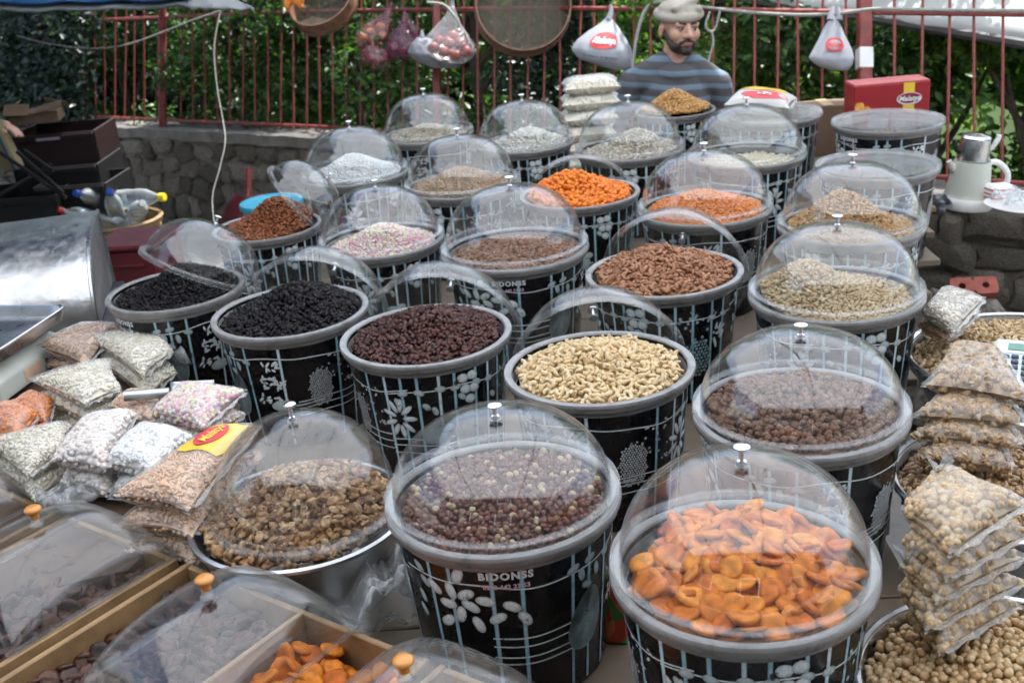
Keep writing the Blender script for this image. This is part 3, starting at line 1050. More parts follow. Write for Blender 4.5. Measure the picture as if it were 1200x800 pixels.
while px < 1400:
    a, b = rail_bot(px), rail_top(px)
    d = b - a
    L = d.length
    up = d / L
    sx = Vector((1, 0, 0)); sy = up.cross(sx).normalized(); sx = sy.cross(up)
    Mx = Matrix((sx, sy, up)).transposed().to_4x4()
    Mx = Matrix.Translation(a - fo + Vector((0, .012, 0))) @ Mx @ Matrix.Rotation(random.uniform(-.02, .02), 4, 'Y') @ Matrix.Diagonal((1, 1, L / .86, 1))
    if min(abs(px - q) for q in (191, 512, 1012)) > 7:
        obj('bar', me_bar, fence, Mx)
    px += lin(px, (-60, 155, 160, 270, 400, 620, 880, 1130, 1400), (10.5, 11.3, 14.2, 14.6, 15.9, 19.7, 25.5, 32.5, 39))
for px, w in ((191, .05), (512, .05), (1012, .062)):
    a, b = rail_bot(px) - fo, rail_top(px) - fo
    d = (b - a).normalized()
    base = a - d * .12
    base = base + Vector((0, -.012, 0))
    q = d.to_track_quat('Z', 'Y').to_matrix().to_4x4()
    L = (b - a).length + .75
    pst = MB().box((0, 0, L / 2), (w, w, L), bev=.006).build('post', M_RED, fence, Matrix.Translation(base) @ q)
    if px == 1012:
        tag(pst, 'red fence post with a white painted band')
        MB().box((0, 0, 0), (w + .006, w + .006, .10), bev=.003).build('painted_band', M_WHITE, pst, Matrix.Translation((0, 0, .12 + (b - a).length - .225)))

# wall: dark mortar core, coping, stones set one by one
wx = [-120, 40, 110, 190, 300, 400, 520, 640, 760, 880, 1005, 1110, 1200, 1330, 1500]
top_pts = []
for x in wx:
    p = rail_bot(max(-60, min(1420, x))) if -60 <= x <= 1420 else None
    if p is None:
        q0, q1 = (F_B[0], F_B[1]) if x < 0 else (F_B[-1], F_B[-2])
        p = q0 + (q0 - q1) * .6
    top_pts.append(p + Vector((0, 0, -.045)))
wall = thing('stone_wall', 'rough grey rubble stone wall with concrete coping under the red railing', 'wall', Matrix.Translation(top_pts[7]))
wo = top_pts[7]
def wall_frame(s):
    """point and directions along the wall at length s"""
    acc = 0
    for i in range(len(top_pts) - 1):
        d = top_pts[i + 1] - top_pts[i]
        L = Vector((d.x, d.y, 0)).length
        if s <= acc + L or i == len(top_pts) - 2:
            t = (s - acc) / L
            p = top_pts[i] + d * t
            e = Vector((d.x, d.y, 0)).normalized()
            return p, e, Vector((e.y, -e.x, 0)), d.z / L
        acc += L
WL = sum(Vector((b.x - a.x, b.y - a.y, 0)).length for a, b in zip(top_pts[:-1], top_pts[1:]))
def wp(s, dz, out):
    p, e, nrm, sl = wall_frame(s)
    return p + nrm * out + Vector((0, 0, dz)) - wo
ns = 40
mb = MB()
mb.grid(lambda u, v: wp(u * WL, (-.06, -.06, -1.9)[round(v * 2)], (-.16, .10, .10)[round(v * 2)]), ns, 3)
mb.grid(lambda u, v: wp(u * WL, (-1.9, -.06)[round(v)], -.16), ns, 2)
mb.build('mortar_core', M_MORTAR, wall)
mb = MB()
mb.grid(lambda u, v: wp(u * WL, (-.075, -.075, -.004, 0, 0, -.004, -.075, -.075)[round(v * 7)] + .004 * math.sin(u * 170), (-.17, .135, .14, .135, -.165, -.17, -.17, -.17)[round(v * 7)] + .004 * math.sin(u * 230 + v * 3)), 120, 8)
mb.build('coping', M_CONC, wall)
stones = []
for q in range(10):
    rs = random.Random(900 + q)
    bm = bmesh.new()
    bmesh.ops.create_icosphere(bm, subdivisions=2, radius=1)
    for v in bm.verts:
        p = v.co
        mx_ = max(abs(p.x), abs(p.y), abs(p.z))
        c = Vector(p / mx_)
        v.co = p.lerp(c, .82) * rs.uniform(.84, 1.08)
        v.co.x *= .53; v.co.y *= .5; v.co.z *= .53
    me = bpy.data.meshes.new('stone')
    bm.to_mesh(me); bm.free()
    me.materials.append(M_STONE)
    me.polygons.foreach_set('use_smooth', [True] * len(me.polygons))
    me.set_sharp_from_angle(angle=R_(18))
    stones.append(me)
row_z = -.085
rs = random.Random(33)
nst = 0
while row_z > -.95:
    h = rs.uniform(.10, .17)
    s = rs.uniform(0, .1)
    while s < WL:
        w = rs.uniform(.10, .29)
        p, e, nrm, sl = wall_frame(min(WL - .01, s + w / 2))
        Mx = Matrix((e, -nrm, Vector((0, 0, 1)))).transposed().to_4x4()
        Mx = Matrix.Translation(wp(min(WL - .01, s + w / 2), row_z - h / 2 + rs.uniform(-.03, .03), .082 + rs.uniform(-.015, .022))) @ Mx @ Matrix.Rotation(rs.uniform(-.3, .3), 4, 'Y') @ Matrix.Diagonal((w * rs.uniform(.92, 1.08), .12, h * rs.uniform(.9, 1.2), 1))
        obj('stone', rs.choice(stones), wall, Mx)
        nst += 1
        s += w
    row_z -= h

# ------------------------------------------------------------------ greenery beyond the fence
def crown_mesh(name, lobes, n, lib, mat, size=1.0, droop=.5):
    P, Nn, V_ = [], [], []
    tot = sum(l[3] ** 2 for l in lobes)
    for cx, cy, cz, r, sq in lobes:
        m_ = int(n * r * r / tot)
        d = rng.normal(0, 1, (m_, 3)); d /= np.linalg.norm(d, axis=1, keepdims=True)
        rad = r * (rng.random(m_) ** .30) * (1 + .22 * np.sin(d[:, 0] * 7 + cx * 9) * np.cos(d[:, 2] * 6 + cz * 5))
        p = d * rad[:, None]
        p[:, 2] *= sq
        P.append(p + [cx, cy, cz])
        Nn.append(d * .6 + [0, -.25, .8])
        V_.append(np.clip(rng.random(m_) * .75 + .12 * np.sin(cx * 5 + cz * 7 + p[:, 0] * 3) + .12, 0, .999))
    P, Nn, va = np.vstack(P), np.vstack(Nn), np.concatenate(V_)
    Nn /= np.linalg.norm(Nn, axis=1, keepdims=True)
    Rm = rot_batch(Nn, None, np.full(len(P), droop))
    S = rng.uniform(.6, 1.25, len(P)) * size
    return joined_mesh(name, lib, P, Rm, S, mat, None, va)

def shrub(px, t_off, w, h, n, lab, mat, lib='leaf', base=-.35, size=1.0, name='shrub', group=None, lean=0, bare=.0):
    p0 = rail_bot(px)
    dist = (p0 - CAM)
    e = Vector((dist.x, dist.y, 0)).normalized()
    P = Vector((p0.x, p0.y, 0)) + e * t_off
    P.z = p0.z + base - .5
    t = thing(name, lab, 'bush' if name == 'shrub' else 'tree', Matrix.Translation(P), group)
    r2 = random.Random(int(px * 7 + t_off * 100))
    tr = MB()
    tr.tube(bez([(0, 0, 0), (.03, 0, h * .3), (-.04 + lean * .4, .02, h * .6), (lean, 0, h * .85)], 4), [.05 - .0028 * i for i in range(13)], 7)
    trunk = tr.build('trunk', M_BARK, t)
    lobes = []
    for i in range(int(9 + w * 5)):
        a = r2.uniform(-1, 1)
        zz = r2.uniform(bare, 1.0)
        rr = r2.uniform(.20, .36) * (w / 1.4) ** .4
        lobes.append((a * w * .5 + lean * zz, r2.uniform(-.25, .35), h * zz + .15, rr, r2.uniform(.8, 1.1)))
        if i < 6:
            MB().tube(bez([(lean * zz * .6, 0, h * zz * .55), (a * w * .25 + lean * zz, .02, h * zz * .8), (lobes[-1][0], lobes[-1][1], lobes[-1][2])], 3), [.022, .02, .018, .014, .011, .009, .006], 5).build('limb', M_BARK, t)
    me = crown_mesh('crown', lobes, n, LIB[lib], mat, size)
    obj('crown', me, t)
    return t
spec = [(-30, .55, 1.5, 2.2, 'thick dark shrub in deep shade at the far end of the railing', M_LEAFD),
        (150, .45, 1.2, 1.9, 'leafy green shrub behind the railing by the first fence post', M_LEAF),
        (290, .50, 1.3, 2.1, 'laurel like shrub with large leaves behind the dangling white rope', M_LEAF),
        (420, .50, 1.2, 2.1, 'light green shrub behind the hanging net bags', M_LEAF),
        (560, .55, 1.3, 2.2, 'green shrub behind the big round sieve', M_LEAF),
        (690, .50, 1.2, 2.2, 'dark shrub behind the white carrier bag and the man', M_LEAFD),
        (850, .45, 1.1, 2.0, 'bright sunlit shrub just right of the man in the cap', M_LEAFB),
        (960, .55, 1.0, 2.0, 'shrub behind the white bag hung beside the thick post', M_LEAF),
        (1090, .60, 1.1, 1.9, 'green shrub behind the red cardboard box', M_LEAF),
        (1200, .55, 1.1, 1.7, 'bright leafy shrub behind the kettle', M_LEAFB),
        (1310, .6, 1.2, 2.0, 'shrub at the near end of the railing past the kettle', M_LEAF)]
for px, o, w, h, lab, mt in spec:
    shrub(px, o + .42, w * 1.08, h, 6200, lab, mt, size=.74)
# taller trees further back
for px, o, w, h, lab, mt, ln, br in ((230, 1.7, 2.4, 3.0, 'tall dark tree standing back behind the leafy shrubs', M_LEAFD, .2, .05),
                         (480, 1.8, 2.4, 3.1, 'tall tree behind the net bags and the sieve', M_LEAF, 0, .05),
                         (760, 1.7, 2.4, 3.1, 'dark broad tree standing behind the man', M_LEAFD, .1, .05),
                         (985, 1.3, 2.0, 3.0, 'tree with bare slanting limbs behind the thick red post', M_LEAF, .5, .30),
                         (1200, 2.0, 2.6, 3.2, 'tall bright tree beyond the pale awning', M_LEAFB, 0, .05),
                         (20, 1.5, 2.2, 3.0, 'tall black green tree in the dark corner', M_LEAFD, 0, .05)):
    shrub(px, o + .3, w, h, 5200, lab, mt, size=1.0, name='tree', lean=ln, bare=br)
# two thick bare limbs seen beyond the fence on the right
# far wood closing the view
Pf, Nf = [], []
for i in range(30000):
    u = rng.random()
    px = -250 + 1800 * u
    p = at(px, rng.uniform(-260, 330), rng.uniform(10.5, 13.0))
    Pf.append(p); Nf.append((-.2, -.5, .8))
Pf, Nf = np.array([tuple(p) for p in Pf]), np.array(Nf)
Nf = Nf / np.linalg.norm(Nf, axis=1, keepdims=True)
tag(obj('far_wood', joined_mesh('far_wood', LIB['leaf'], Pf, rot_batch(Nf, None, np.full(len(Pf), .6)), rng.uniform(2.4, 4.4, len(Pf)), M_LEAF, None, np.clip(rng.random(len(Pf)), 0, .999))), 'dense green wood behind the garden shrubs', 'wood', kind='stuff')
# ivy hanging dark over the left end of the fence
Pi = []
for i in range(5200):
    px = rng.normal(52, 34)
    if px > 112 + rng.normal(0, 5): continue
    p = rail_bot(max(-55, px)); q = rail_top(max(-55, px))
    s = rng.uniform(-.12, 1.25)
    pt = p.lerp(q, s) + Vector((rng.normal(0, .05), -abs(rng.normal(.10, .07)), 0))
    Pi.append(tuple(pt))
Pi = np.array(Pi)
Ni = np.tile(np.array([0, -.8, .6]), (len(Pi), 1))
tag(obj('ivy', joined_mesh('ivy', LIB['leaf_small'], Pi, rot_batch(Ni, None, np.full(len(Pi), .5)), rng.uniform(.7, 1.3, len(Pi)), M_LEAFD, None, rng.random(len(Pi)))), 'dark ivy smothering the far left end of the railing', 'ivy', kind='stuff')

# ------------------------------------------------------------------ awnings
M_TARP = sheet_mat('white_awning_cloth', (.84, .86, .88), .85, .6)
M_TARPB = sheet_mat('blue_tarpaulin', (.03, .12, .32), .12, .4)
M_TARPG = sheet_mat('grey_tarpaulin', (.30, .32, .33), .12, .45)
t = thing('stall_awning', 'large white cloth awning stretched over the whole stall', 'awning', Matrix.Translation((0.5, 3.0, 3.35)))
mb = MB()
def aw(u, v):
    xl = -3.7 if v < .5 else (-2.25 if v > .62 else -3.7 + 1.45 * (v - .5) / .12)
    x = xl + u * (3.7 - xl)
    y = -3.5 + v * (7.0 + .85 - .20 * (x + 3.7))
    return Vector((x, y, .10 * math.sin(u * 9) * math.sin(v * 7) - .25 * (1 - (2 * u - 1) ** 2) * 0 + .12 * (2 * v - 1)))
mb.grid(aw, 24, 24)
o = mb.build('cloth', M_TARP, t)
o.modifiers.new('thick', 'SOLIDIFY').thickness = .004
for x in (-1.9, 0.1, 2.1):
    MB().tube([(x, -3.48, -.16), (x, 3.48, .10)], .016, 8).build('pole', M_GREY, t)
# unlit bulbs on cords under the awning
for i, (x, y, z) in enumerate(((-.55, 1.35, 2.62), (.45, 1.75, 2.66), (-.15, 2.75, 2.68), (.85, 3.1, 2.7), (-.6, 3.9, 2.74))):
    b = thing('hanging_bulb', 'unlit bulb on a thin dark cord under the white awning', 'lamp', Matrix.Translation((x, y, z)), 'bulbs hung under the awning')
    MB().tube(bez([(0, 0, .08), (.03, .01, .22), (-.02, .02, .40), (.06, 0, .66)], 5), .0035, 5).build('cord', M_CORD, b)
    MB().lathe([(.001, .09), (.017, .085), (.019, .03), (.016, .02)], 14, caps=(True, False)).build('socket', M_CORD, b)
    MB().lathe([(.014, .025), (.017, .01), (.03, -.03), (.032, -.05), (.022, -.075), (.001, -.083)], 16).build('glass', M_PET, b)

def awning_sheet(name, lab, pts, mat, thick=.012, parent=None, cat='awning', hem=None):
    """pts: two rows of 3-d points (upper edge, lower edge)"""
    A, B = bez(pts[0], 5), bez(pts[1], 5)
    n = min(len(A), len(B))
    mb = MB()
    c = sum((A[i] + B[i] for i in range(n)), Vector()) / (2 * n)
    mb.grid(lambda u, v: A[round(u * (n - 1))].lerp(B[round(u * (n - 1))], v) - c + Vector((0, .02 * math.sin(u * 23) * v, .006 * math.sin(u * 31 + v * 4))), n, 7)
    t = thing(name, lab, cat, Matrix.Translation(c))
    o = mb.build('cloth', mat, t)
    o.modifiers.new('thick', 'SOLIDIFY').thickness = thick
    if hem:
        MB().tube([p - c for p in B], hem[0], 7).build('hem', hem[1], t)
    return t
# blue and white edge of the neighbouring stall's cover (upper left)
awning_sheet('tarpaulin', 'blue tarpaulin edge of the next stall over the dark corner', [[at(-160, -70, 5.2), at(0, -64, 5.2), at(120, -60, 5.2), at(232, -40, 5.2)], [at(-160, 10, 4.58), at(0, 6, 4.58), at(120, 3, 4.58), at(226, 0, 4.58)]], M_TARPB)
awning_sheet('tarpaulin', 'pale grey hanging hem of cloth below the blue tarpaulin', [[at(-160, 3, 4.68), at(0, 1, 4.68), at(120, -1, 4.68), at(224, -3, 4.68)], [at(-160, 22, 4.62), at(0, 15, 4.62), at(110, 13, 4.62), at(224, 9, 4.62)]], plain('faded_cloth', (.26, .30, .32), .7, var=.3, scale=5), .015)
awning_sheet('tarpaulin', 'narrow dark grey tip of cloth tied off beside the railing', [[at(214, -14, 4.75), at(250, -8, 4.75), at(300, 11, 4.8)], [at(214, 12, 4.7), at(250, 12, 4.72), at(298, 13, 4.8)]], M_TARPG, .012)
# unseen extension of that cover, added above eye level to shade the corner
awning_sheet('tarpaulin', 'unseen blue tarpaulin roof added over the stacked crates to shade them', [[Vector((-7.2, 8.6, 2.55)), Vector((-4.6, 8.7, 2.5)), Vector((-1.9, 8.6, 2.6))], [Vector((-7.2, 3.0, 2.75)), Vector((-4.4, 3.0, 2.7)), Vector((-1.85, 3.5, 2.95))]], M_TARPB, .01)
awning_sheet('tarpaulin', 'unseen dark curtain added beside the crates to block light', [[Vector((-3.3, 2.6, 2.7)), Vector((-3.5, 4.6, 2.7)), Vector((-3.9, 7.0, 2.6))], [Vector((-3.3, 2.6, -.1)), Vector((-3.5, 4.6, -.1)), Vector((-3.9, 7.0, -.1))]], M_TARPG, .01)  # unseen curtain added to keep side light off the crates
# pale awning beyond the fence (upper right)
awning_sheet('far_awning', 'big pale grey awning with a dark hem beyond the railing', [[at(840, -60, 6.4), at(1000, -60, 6.05), at(1200, -60, 5.6), at(1420, -60, 5.3)], [at(840, -3, 6.15), at(1000, 19, 5.76), at(1200, 52, 5.24), at(1420, 88, 4.88)]], plain('pale_canvas', (.36, .38, .37), .8, var=.06, scale=2), .02, hem=(.024, plain('dark_hem', (.06, .06, .06), .7)))
# ------------------------------------------------------------------ the stall: table and tubs
p0, p1 = Vector((-.92, 1.2, 0)), Vector((2.0, 5.45, 0))
table = thing('stall_table', 'low pale plywood table carrying all the black tubs', 'table', frame(Vector((.35, 3.0, H_TAB + SLOPE * .35))))
def _right_edge(y):
    return float(np.interp(y, (1.2, 2.2, 2.6, 3.1, 3.75, 4.5, 5.4), (.72, .78, .97, 1.15, 1.41, 1.67, 1.7)))
for y0 in np.arange(1.15, 5.3, .31):
    xr, xl = _right_edge(y0 + .15) - .35, -1.28
    MB().box((0, 0, -.011), (xr - xl, .302, .022), bev=.003).build('board', M_PLY, table, Matrix.Translation(((xr + xl) / 2 + random.uniform(-.02, .02), y0 + .15 - 3.0, random.uniform(-.0015, 0))))
for y in (-1.6, .3, 2.1):
    xr = _right_edge(y + 3.0) - .42
    for x in (-1.15, (xr - 1.15) / 2, xr):
        MB().box((0, 0, -.43), (.06, .06, .80), bev=.004).build('leg', M_WOODD, table, Matrix.Translation((x, y, 0)))
    MB().box((0, 0, -.055), (xr + 1.15, .05, .06), bev=.003).build('crossbar', M_WOODD, table, Matrix.Translation(((xr - 1.15) / 2, y + .058, 0)))

# key: pixel centre of the rim, size, side of the print that faces us, label
TUBS = {
 'A': (870, 664, .975, .62, 'black tub of orange dried apricots, nearest of all the tubs'),
 'B': (589, 580, 1.0, .0, 'black tub of red skinned hazelnuts with the lettering facing forward'),
 'D': (937, 480, 1.0, .20, 'black tub of sugar coated brown nuts, beside the pistachio bowl'),
 'E': (702, 429, 1.01, .325, 'black tub of pale cashews with its lid taken off'),
 'F': (499, 391, 1.01, .61, 'black tub of dark red raisins with its lid taken off'),
 'G': (340, 364, 1.0, .34, 'black tub of black raisins printed with a white heap of chickpeas and a spoon'),
 'H': (206, 339, .94, .19, 'black tub of small black raisins next to the steel drum'),
 'I': (313, 265, .88, .62, 'black tub of amber raisins in front of the turquoise bucket'),
 'J': (447, 281, .95, .60, 'black tub of pink and yellow sugared sweets'),
 'K': (603, 291, 1.06, .02, 'black tub of roasted almonds under a closed lid'),
 'L': (778, 318, 1.02, .77, 'black tub of heaped brown almonds with its lid leaning behind'),
 'M': (979, 343, 1.02, .60, 'black tub of split peanuts heaped to one side'),
 'N': (826, 243, 1.03, .25, 'black tub of matt orange coated peas under a closed lid'),
 'O': (997, 262, 1.02, .80, 'black tub of spiced corn nuts under a closed lid'),
 'P': (679, 226, 1.0, .62, 'black tub of bright orange balls with its lid standing behind'),
 'Q': (541, 216, 1.02, .80, 'black tub of small tan seeds under a closed lid'),
 'R': (416, 203, 1.02, .55, 'black tub of snow white sugared seeds under a closed lid'),
 'S': (501, 157, 1.0, .30, 'black tub of beige seeds, the farthest on the raisin side'),
 'T': (615, 167, .99, .66, 'black tub of flat white pumpkin seeds under a closed lid'),
 'U': (738, 174, 1.04, .70, 'black tub of striped sunflower seeds in front of the man'),
 'V': (875, 181, 1.05, .43, 'black tub with a closed lid and almost nothing in it'),
 'W': (791, 129, .88, .62, 'black tub of heaped golden corn nuts right before the man'),
 'X': (902, 134, 1.07, .62, 'flat lidded black tub in front of the red and yellow printed sack'),
 'Y': (1040, 142, 1.06, .15, 'flat lidded black tub in front of the red cardboard box'),
 'Z': (1028, 194, 1.01, .15, 'flat lidded nearly empty black tub beside the cream kettle'),
}
FR = {}
for key, (px, py, sc, u, lab) in TUBS.items():
    P = onp(px, py, H_RIM)
    FR[key] = (tub(px, py, sc, -math.atan2(P.x, P.y) - u / RB, lab), sc)

LIDS_ON = {
 'A': 'clear domed lid closed over the orange dried apricots', 'B': 'clear domed lid closed over the red skinned hazelnuts',
 'D': 'clear domed lid closed over the sugar coated brown nuts', 'J': 'clear domed lid closed over the pink and yellow sweets',
 'K': 'clear domed lid closed over the roasted almonds', 'M': 'clear domed lid closed over the split peanuts',
 'N': 'clear domed lid closed over the matt orange peas', 'O': 'clear domed lid closed over the spiced corn nuts',
 'Q': 'clear domed lid closed over the small tan seeds', 'R': 'clear domed lid closed over the snow white sugared seeds',
 'S': 'clear domed lid closed over the farthest beige seeds', 'T': 'clear domed lid closed over the flat white pumpkin seeds',
 'U': 'clear domed lid closed over the striped sunflower seeds', 'V': 'clear domed lid closed over the nearly empty tub'}
LID_Z = {'A': 1.05, 'B': .86, 'D': .88, 'K': 1.02, 'M': .96}
for key, lab in LIDS_ON.items():
    M, sc = FR[key]
    lid_on(M, sc, lab, LID_Z.get(key, 1.0))
BK = lambda dx, dz, ax, key, lab, dy=.215, s=1.0: lid_leaning(FR[key][0], (dx, dy * FR[key][1], dz), ax, FR[key][1] * s, lab)
BK(.01, -.085, (.0, .93, .38), 'E', 'clear domed lid standing on edge behind the cashews')
BK(.02, -.080, (.10, .90, .42), 'F', 'clear domed lid standing on edge behind the dark red raisins')
BK(.03, -.082, (.16, .90, .42), 'G', 'clear domed lid standing on edge behind the black raisins')
BK(.055, -.082, (.25, .92, .30), 'L', 'clear domed lid leaning behind the heaped brown almonds')
BK(.01, -.105, (.05, .96, .22), 'P', 'clear domed lid standing on edge behind the orange balls', .215)
lid_leaning(FR['H'][0], (.060, .060, .034), (.42, .22, .88), FR['H'][1] * .92, 'clear domed lid tipped askew over the small black raisins')
lid_leaning(FR['I'][0], (.115, .03, .066), (.80, .10, .58), FR['I'][1] * .84, 'clear domed lid tipped askew over the amber raisins')

def cone(edge, peak, cx=0, cy=0, w=.11, flat=0):
    def f(x, y):
        r = math.hypot(x - cx, y - cy)
        return edge + peak * math.exp(-(r / w) ** 2) + .004 * math.sin(31 * x + 2) * math.sin(27 * y)
    return f
RI = .169
def fill(key, pk, mk, sp, hf, name, label, cat, **kw):
    M, sc = FR[key]
    return heap(M, kw.pop('rad', RI) * sc, hf, sp, pk, mk, name, label, cat, **kw)
fill('A', 'apricot', 'apricot',   .0285, cone(-0.010, .042, .0, .03, .125), 'apricot_heap', 'lower layers of dried apricots in the nearest tub', 'apricots', rad=.158, single='dried_apricot', n_single=200, tip=.34, slabel='orange dried apricot in the nearest tub under a closed dome', sgroup='dried apricots in the nearest tub', layers=3)
fill('B', 'hazelnut', 'hazelnut', .0132, cone(-0.008, .022, 0, .02, .13), 'hazelnut_heap', 'red brown hazelnuts heaped in the tub with lettering', 'hazelnuts', single='hazelnut', n_single=300, tip=.9, slabel='red skinned hazelnut in the lettered tub', sgroup='hazelnuts in the lettered tub')
fill('D', 'candied', 'candied', .0150, cone(-0.006, .034, -.01, .02, .13), 'coated_nut_heap', 'brown sugar coated nuts heaped under a dome', 'nuts', single='coated_nut', n_single=300, tip=.9, slabel='brown sugar coated nut in the tub beside the pistachio bowl', sgroup='sugar coated nuts')
fill('E', 'cashew', 'cashew', .0150, cone(-0.014, .046, 0, .015, .13), 'cashew_heap', 'pale cashews heaped in the open tub', 'cashews', single='cashew', n_single=300, tip=.6, slabel='pale curved cashew in the open tub', sgroup='cashews in the open tub', layers=3)
fill('F', 'raisin_big', 'raisin_red', .0125, cone(-0.014, .056, .01, .03, .13), 'raisin_heap', 'dark red raisins heaped in an open tub', 'raisins', tip=.7)
fill('G', 'raisin_big', 'raisin_black', .0125, cone(-0.018, .070, .02, .04, .12), 'raisin_heap', 'black raisins heaped in the open tub with the printed spoon', 'raisins', tip=.7)
fill('H', 'raisin', 'raisin_black', .0110, cone(-0.014, .070, .03, .03, .11), 'raisin_heap', 'small black raisins heaped beside the steel drum', 'raisins', tip=.7)
fill('I', 'raisin', 'raisin_gold', .0110, cone(-0.004, .085, .04, .04, .10), 'raisin_heap', 'amber raisins heaped in front of the turquoise bucket', 'raisins', tip=.7)
fill('J', 'sweet', 'sweet', .0096, cone(-0.024, .065, .01, .01, .11), 'sweet_heap', 'pink, white and yellow sugared sweets in a heap', 'sweets', tip=.8)
fill('K', 'almond', 'almond_pale', .0128, cone(-0.024, .035, 0, 0, .14), 'almond_heap', 'roasted almonds lying flat under a closed dome', 'almonds', tip=.35)
fill('L', 'almond', 'almond', .0132, cone(-0.006, .062, -.01, .02, .12), 'almond_heap', 'brown skinned almonds heaped in the open tub', 'almonds', single='almond', n_single=300, tip=.5, slabel='brown skinned almond in the heaped open tub', sgroup='almonds in the open tub', layers=3)
fill('M', 'peanut', 'peanut', .0104, cone(-0.014, .090, -.07, .02, .10), 'peanut_heap', 'split pale peanuts piled up on one side', 'peanuts', tip=.8)
fill('N', 'pea', 'pea', .0108, cone(-0.014, .055, 0, .02, .12), 'pea_heap', 'matt orange coated peas in a low heap', 'peas', tip=.8)
fill('O', 'peanut', 'corn', .0104, cone(-0.019, .105, -.02, .02, .11), 'corn_nut_heap', 'spiced corn nuts in a steep heap under a dome', 'corn nuts', tip=.8)
fill('P', 'orange_ball', 'orange_ball', .0172, cone(-0.006, .066, -.03, .03, .12), 'candy_ball_heap', 'bright orange coated balls heaped in the open tub', 'sweets', single='candy_ball', n_single=260, tip=.9, slabel='bright orange coated ball in the open tub', sgroup='orange balls in the open tub')
fill('Q', 'seed', 'seed', .0080, cone(-0.009, .065, 0, .0, .13), 'seed_heap', 'small tan seeds in a broad heap', 'seeds', tip=.4)
fill('R', 'sugar', 'sugar', .0090, cone(-0.009, .078, .0, .0, .125), 'sugared_seed_heap', 'snow white sugared seeds in a tall heap', 'sweets', tip=.7)
fill('S', 'seed', 'oat', .0095, cone(-0.009, .045, .0, .0, .13), 'seed_heap', 'beige seeds in the farthest tub', 'seeds', tip=.5)
fill('T', 'bigseed', 'bigseed', .0105, cone(-0.009, .065, .02, .0, .11), 'pumpkin_seed_heap', 'flat white pumpkin seeds in a heap', 'seeds', tip=.5)
fill('U', 'bigseed', 'oat', .0105, cone(-0.009, .080, .03, .0, .10), 'sunflower_seed_heap', 'striped sunflower seeds in a heap before the man', 'seeds', tip=.5)
fill('V', 'seed', 'bagcream', .010, cone(-.035, .01), 'seed_heap', 'thin layer of pale seeds in the closed tub', 'seeds', tip=.4, layers=1)
fill('W', 'peanut', 'corn', .0100, cone(0.006, .080, .0, .0, .10), 'corn_nut_heap', 'golden corn nuts in a tall heap before the man', 'corn nuts', tip=.8)
fill('X', 'seed', 'bagcream', .011, cone(-.06, .01), 'seed_heap', 'pale seeds low in the flat lidded tub', 'seeds', tip=.4, layers=1)
fill('Y', 'peanut', 'almond_pale', .012, cone(-.075, .01), 'lentil_heap', 'reddish lentils low in the flat lidded tub before the red box', 'lentils', tip=.6, layers=1)
fill('Z', 'raisin', 'raisin_black', .014, cone(-.12, .01), 'raisin_heap', 'last black raisins low in the flat lidded tub by the kettle', 'raisins', tip=.6, layers=1)

mb = MB().lathe([(.001, .0055), (.16, .0045), (.188, .0055), (.199, .004), (.2005, -.004), (.198, -.0045), (.196, .001), (.16, .0015), (.001, .0025)], 72)
ME_FLAT = mesh('disc', mb.V, mb.F, M_FLANGE); ME_FLAT.set_sharp_from_angle(angle=R_(40))
for key, lab in (('X', 'flat clear lid on the tub below the printed sack'), ('Y', 'flat clear lid on the tub before the red cardboard box'), ('Z', 'flat clear lid on the nearly empty tub beside the kettle')):
    M, sc = FR[key]
    t = thing('flat_lid', lab, 'lid', M @ Matrix.Translation((0, 0, .0065)) @ Matrix.Diagonal((sc, sc, 1, 1)), 'flat clear lids')
    obj('disc', ME_FLAT, t)
# ------------------------------------------------------------------ steel bowls
def bowl(P, R, depth, lab, mat=M_STEEL, group='steel bowls of nuts'):
    t = thing('steel_bowl', lab, 'bowl', frame(P), group)
    MB().lathe([(.01, -depth), (R * .62, -depth), (R * .72, -depth + .01), (R * .93, -.03), (R * .955, -.004), (R * .943, -.004), (R * .915, -.03), (R * .71, -depth + .013), (R * .6, -depth + .004), (.01, -depth + .004)], 72).build('basin', mat, t)
    MB().lathe([(R * .952, .001), (R * .975, .004), (R, .0005), (R * 1.003, -.005), (R * .99, -.008), (R * .962, -.004)], 72, closed=True).build('rolled_rim', mat, t)
    return frame(P)
# walnuts under a dome in a wide bowl
P = onp(352, 600, H_TAB + .180)
Mw = bowl(P, .212, .180, 'wide steel bowl of walnuts with a dome sitting inside it', M_STEELD)
heap(Mw, .180, cone(-.010, .078, .01, .02, .14), .0165, 'walnut', 'walnut', 'walnut_heap', 'shelled walnut halves heaped in the wide steel bowl', 'walnuts', single='walnut', n_single=300, tip=.8, slabel='shelled walnut half in the wide steel bowl', sgroup='walnuts in the wide bowl', layers=3)
lid(Mw @ Matrix.Translation((.012, .008, .004)) @ Matrix.Diagonal((.945, .945, 1.22, 1)), 'clear domed lid sitting on the walnuts inside the steel bowl')
M1 = bowl(onp(1186, 800, H_TAB + .17), .215, .17, 'steel bowl of blanched hazelnuts nearest to us')
heap(M1, .198, cone(-.030, .035, .0, .03, .15), .0150, 'blanched', 'blanched', 'blanched_hazelnut_heap', 'blanched hazelnuts filling the nearest steel bowl', 'hazelnuts', single='blanched_hazelnut', n_single=300, tip=.9, slabel='blanched hazelnut in the nearest steel bowl', sgroup='blanched hazelnuts in the nearest bowl', keep=lambda w: True)
M2 = bowl(onp(1198, 560, H_TAB + .17), .235, .17, 'steel bowl of pistachios behind the hazelnut bowl')
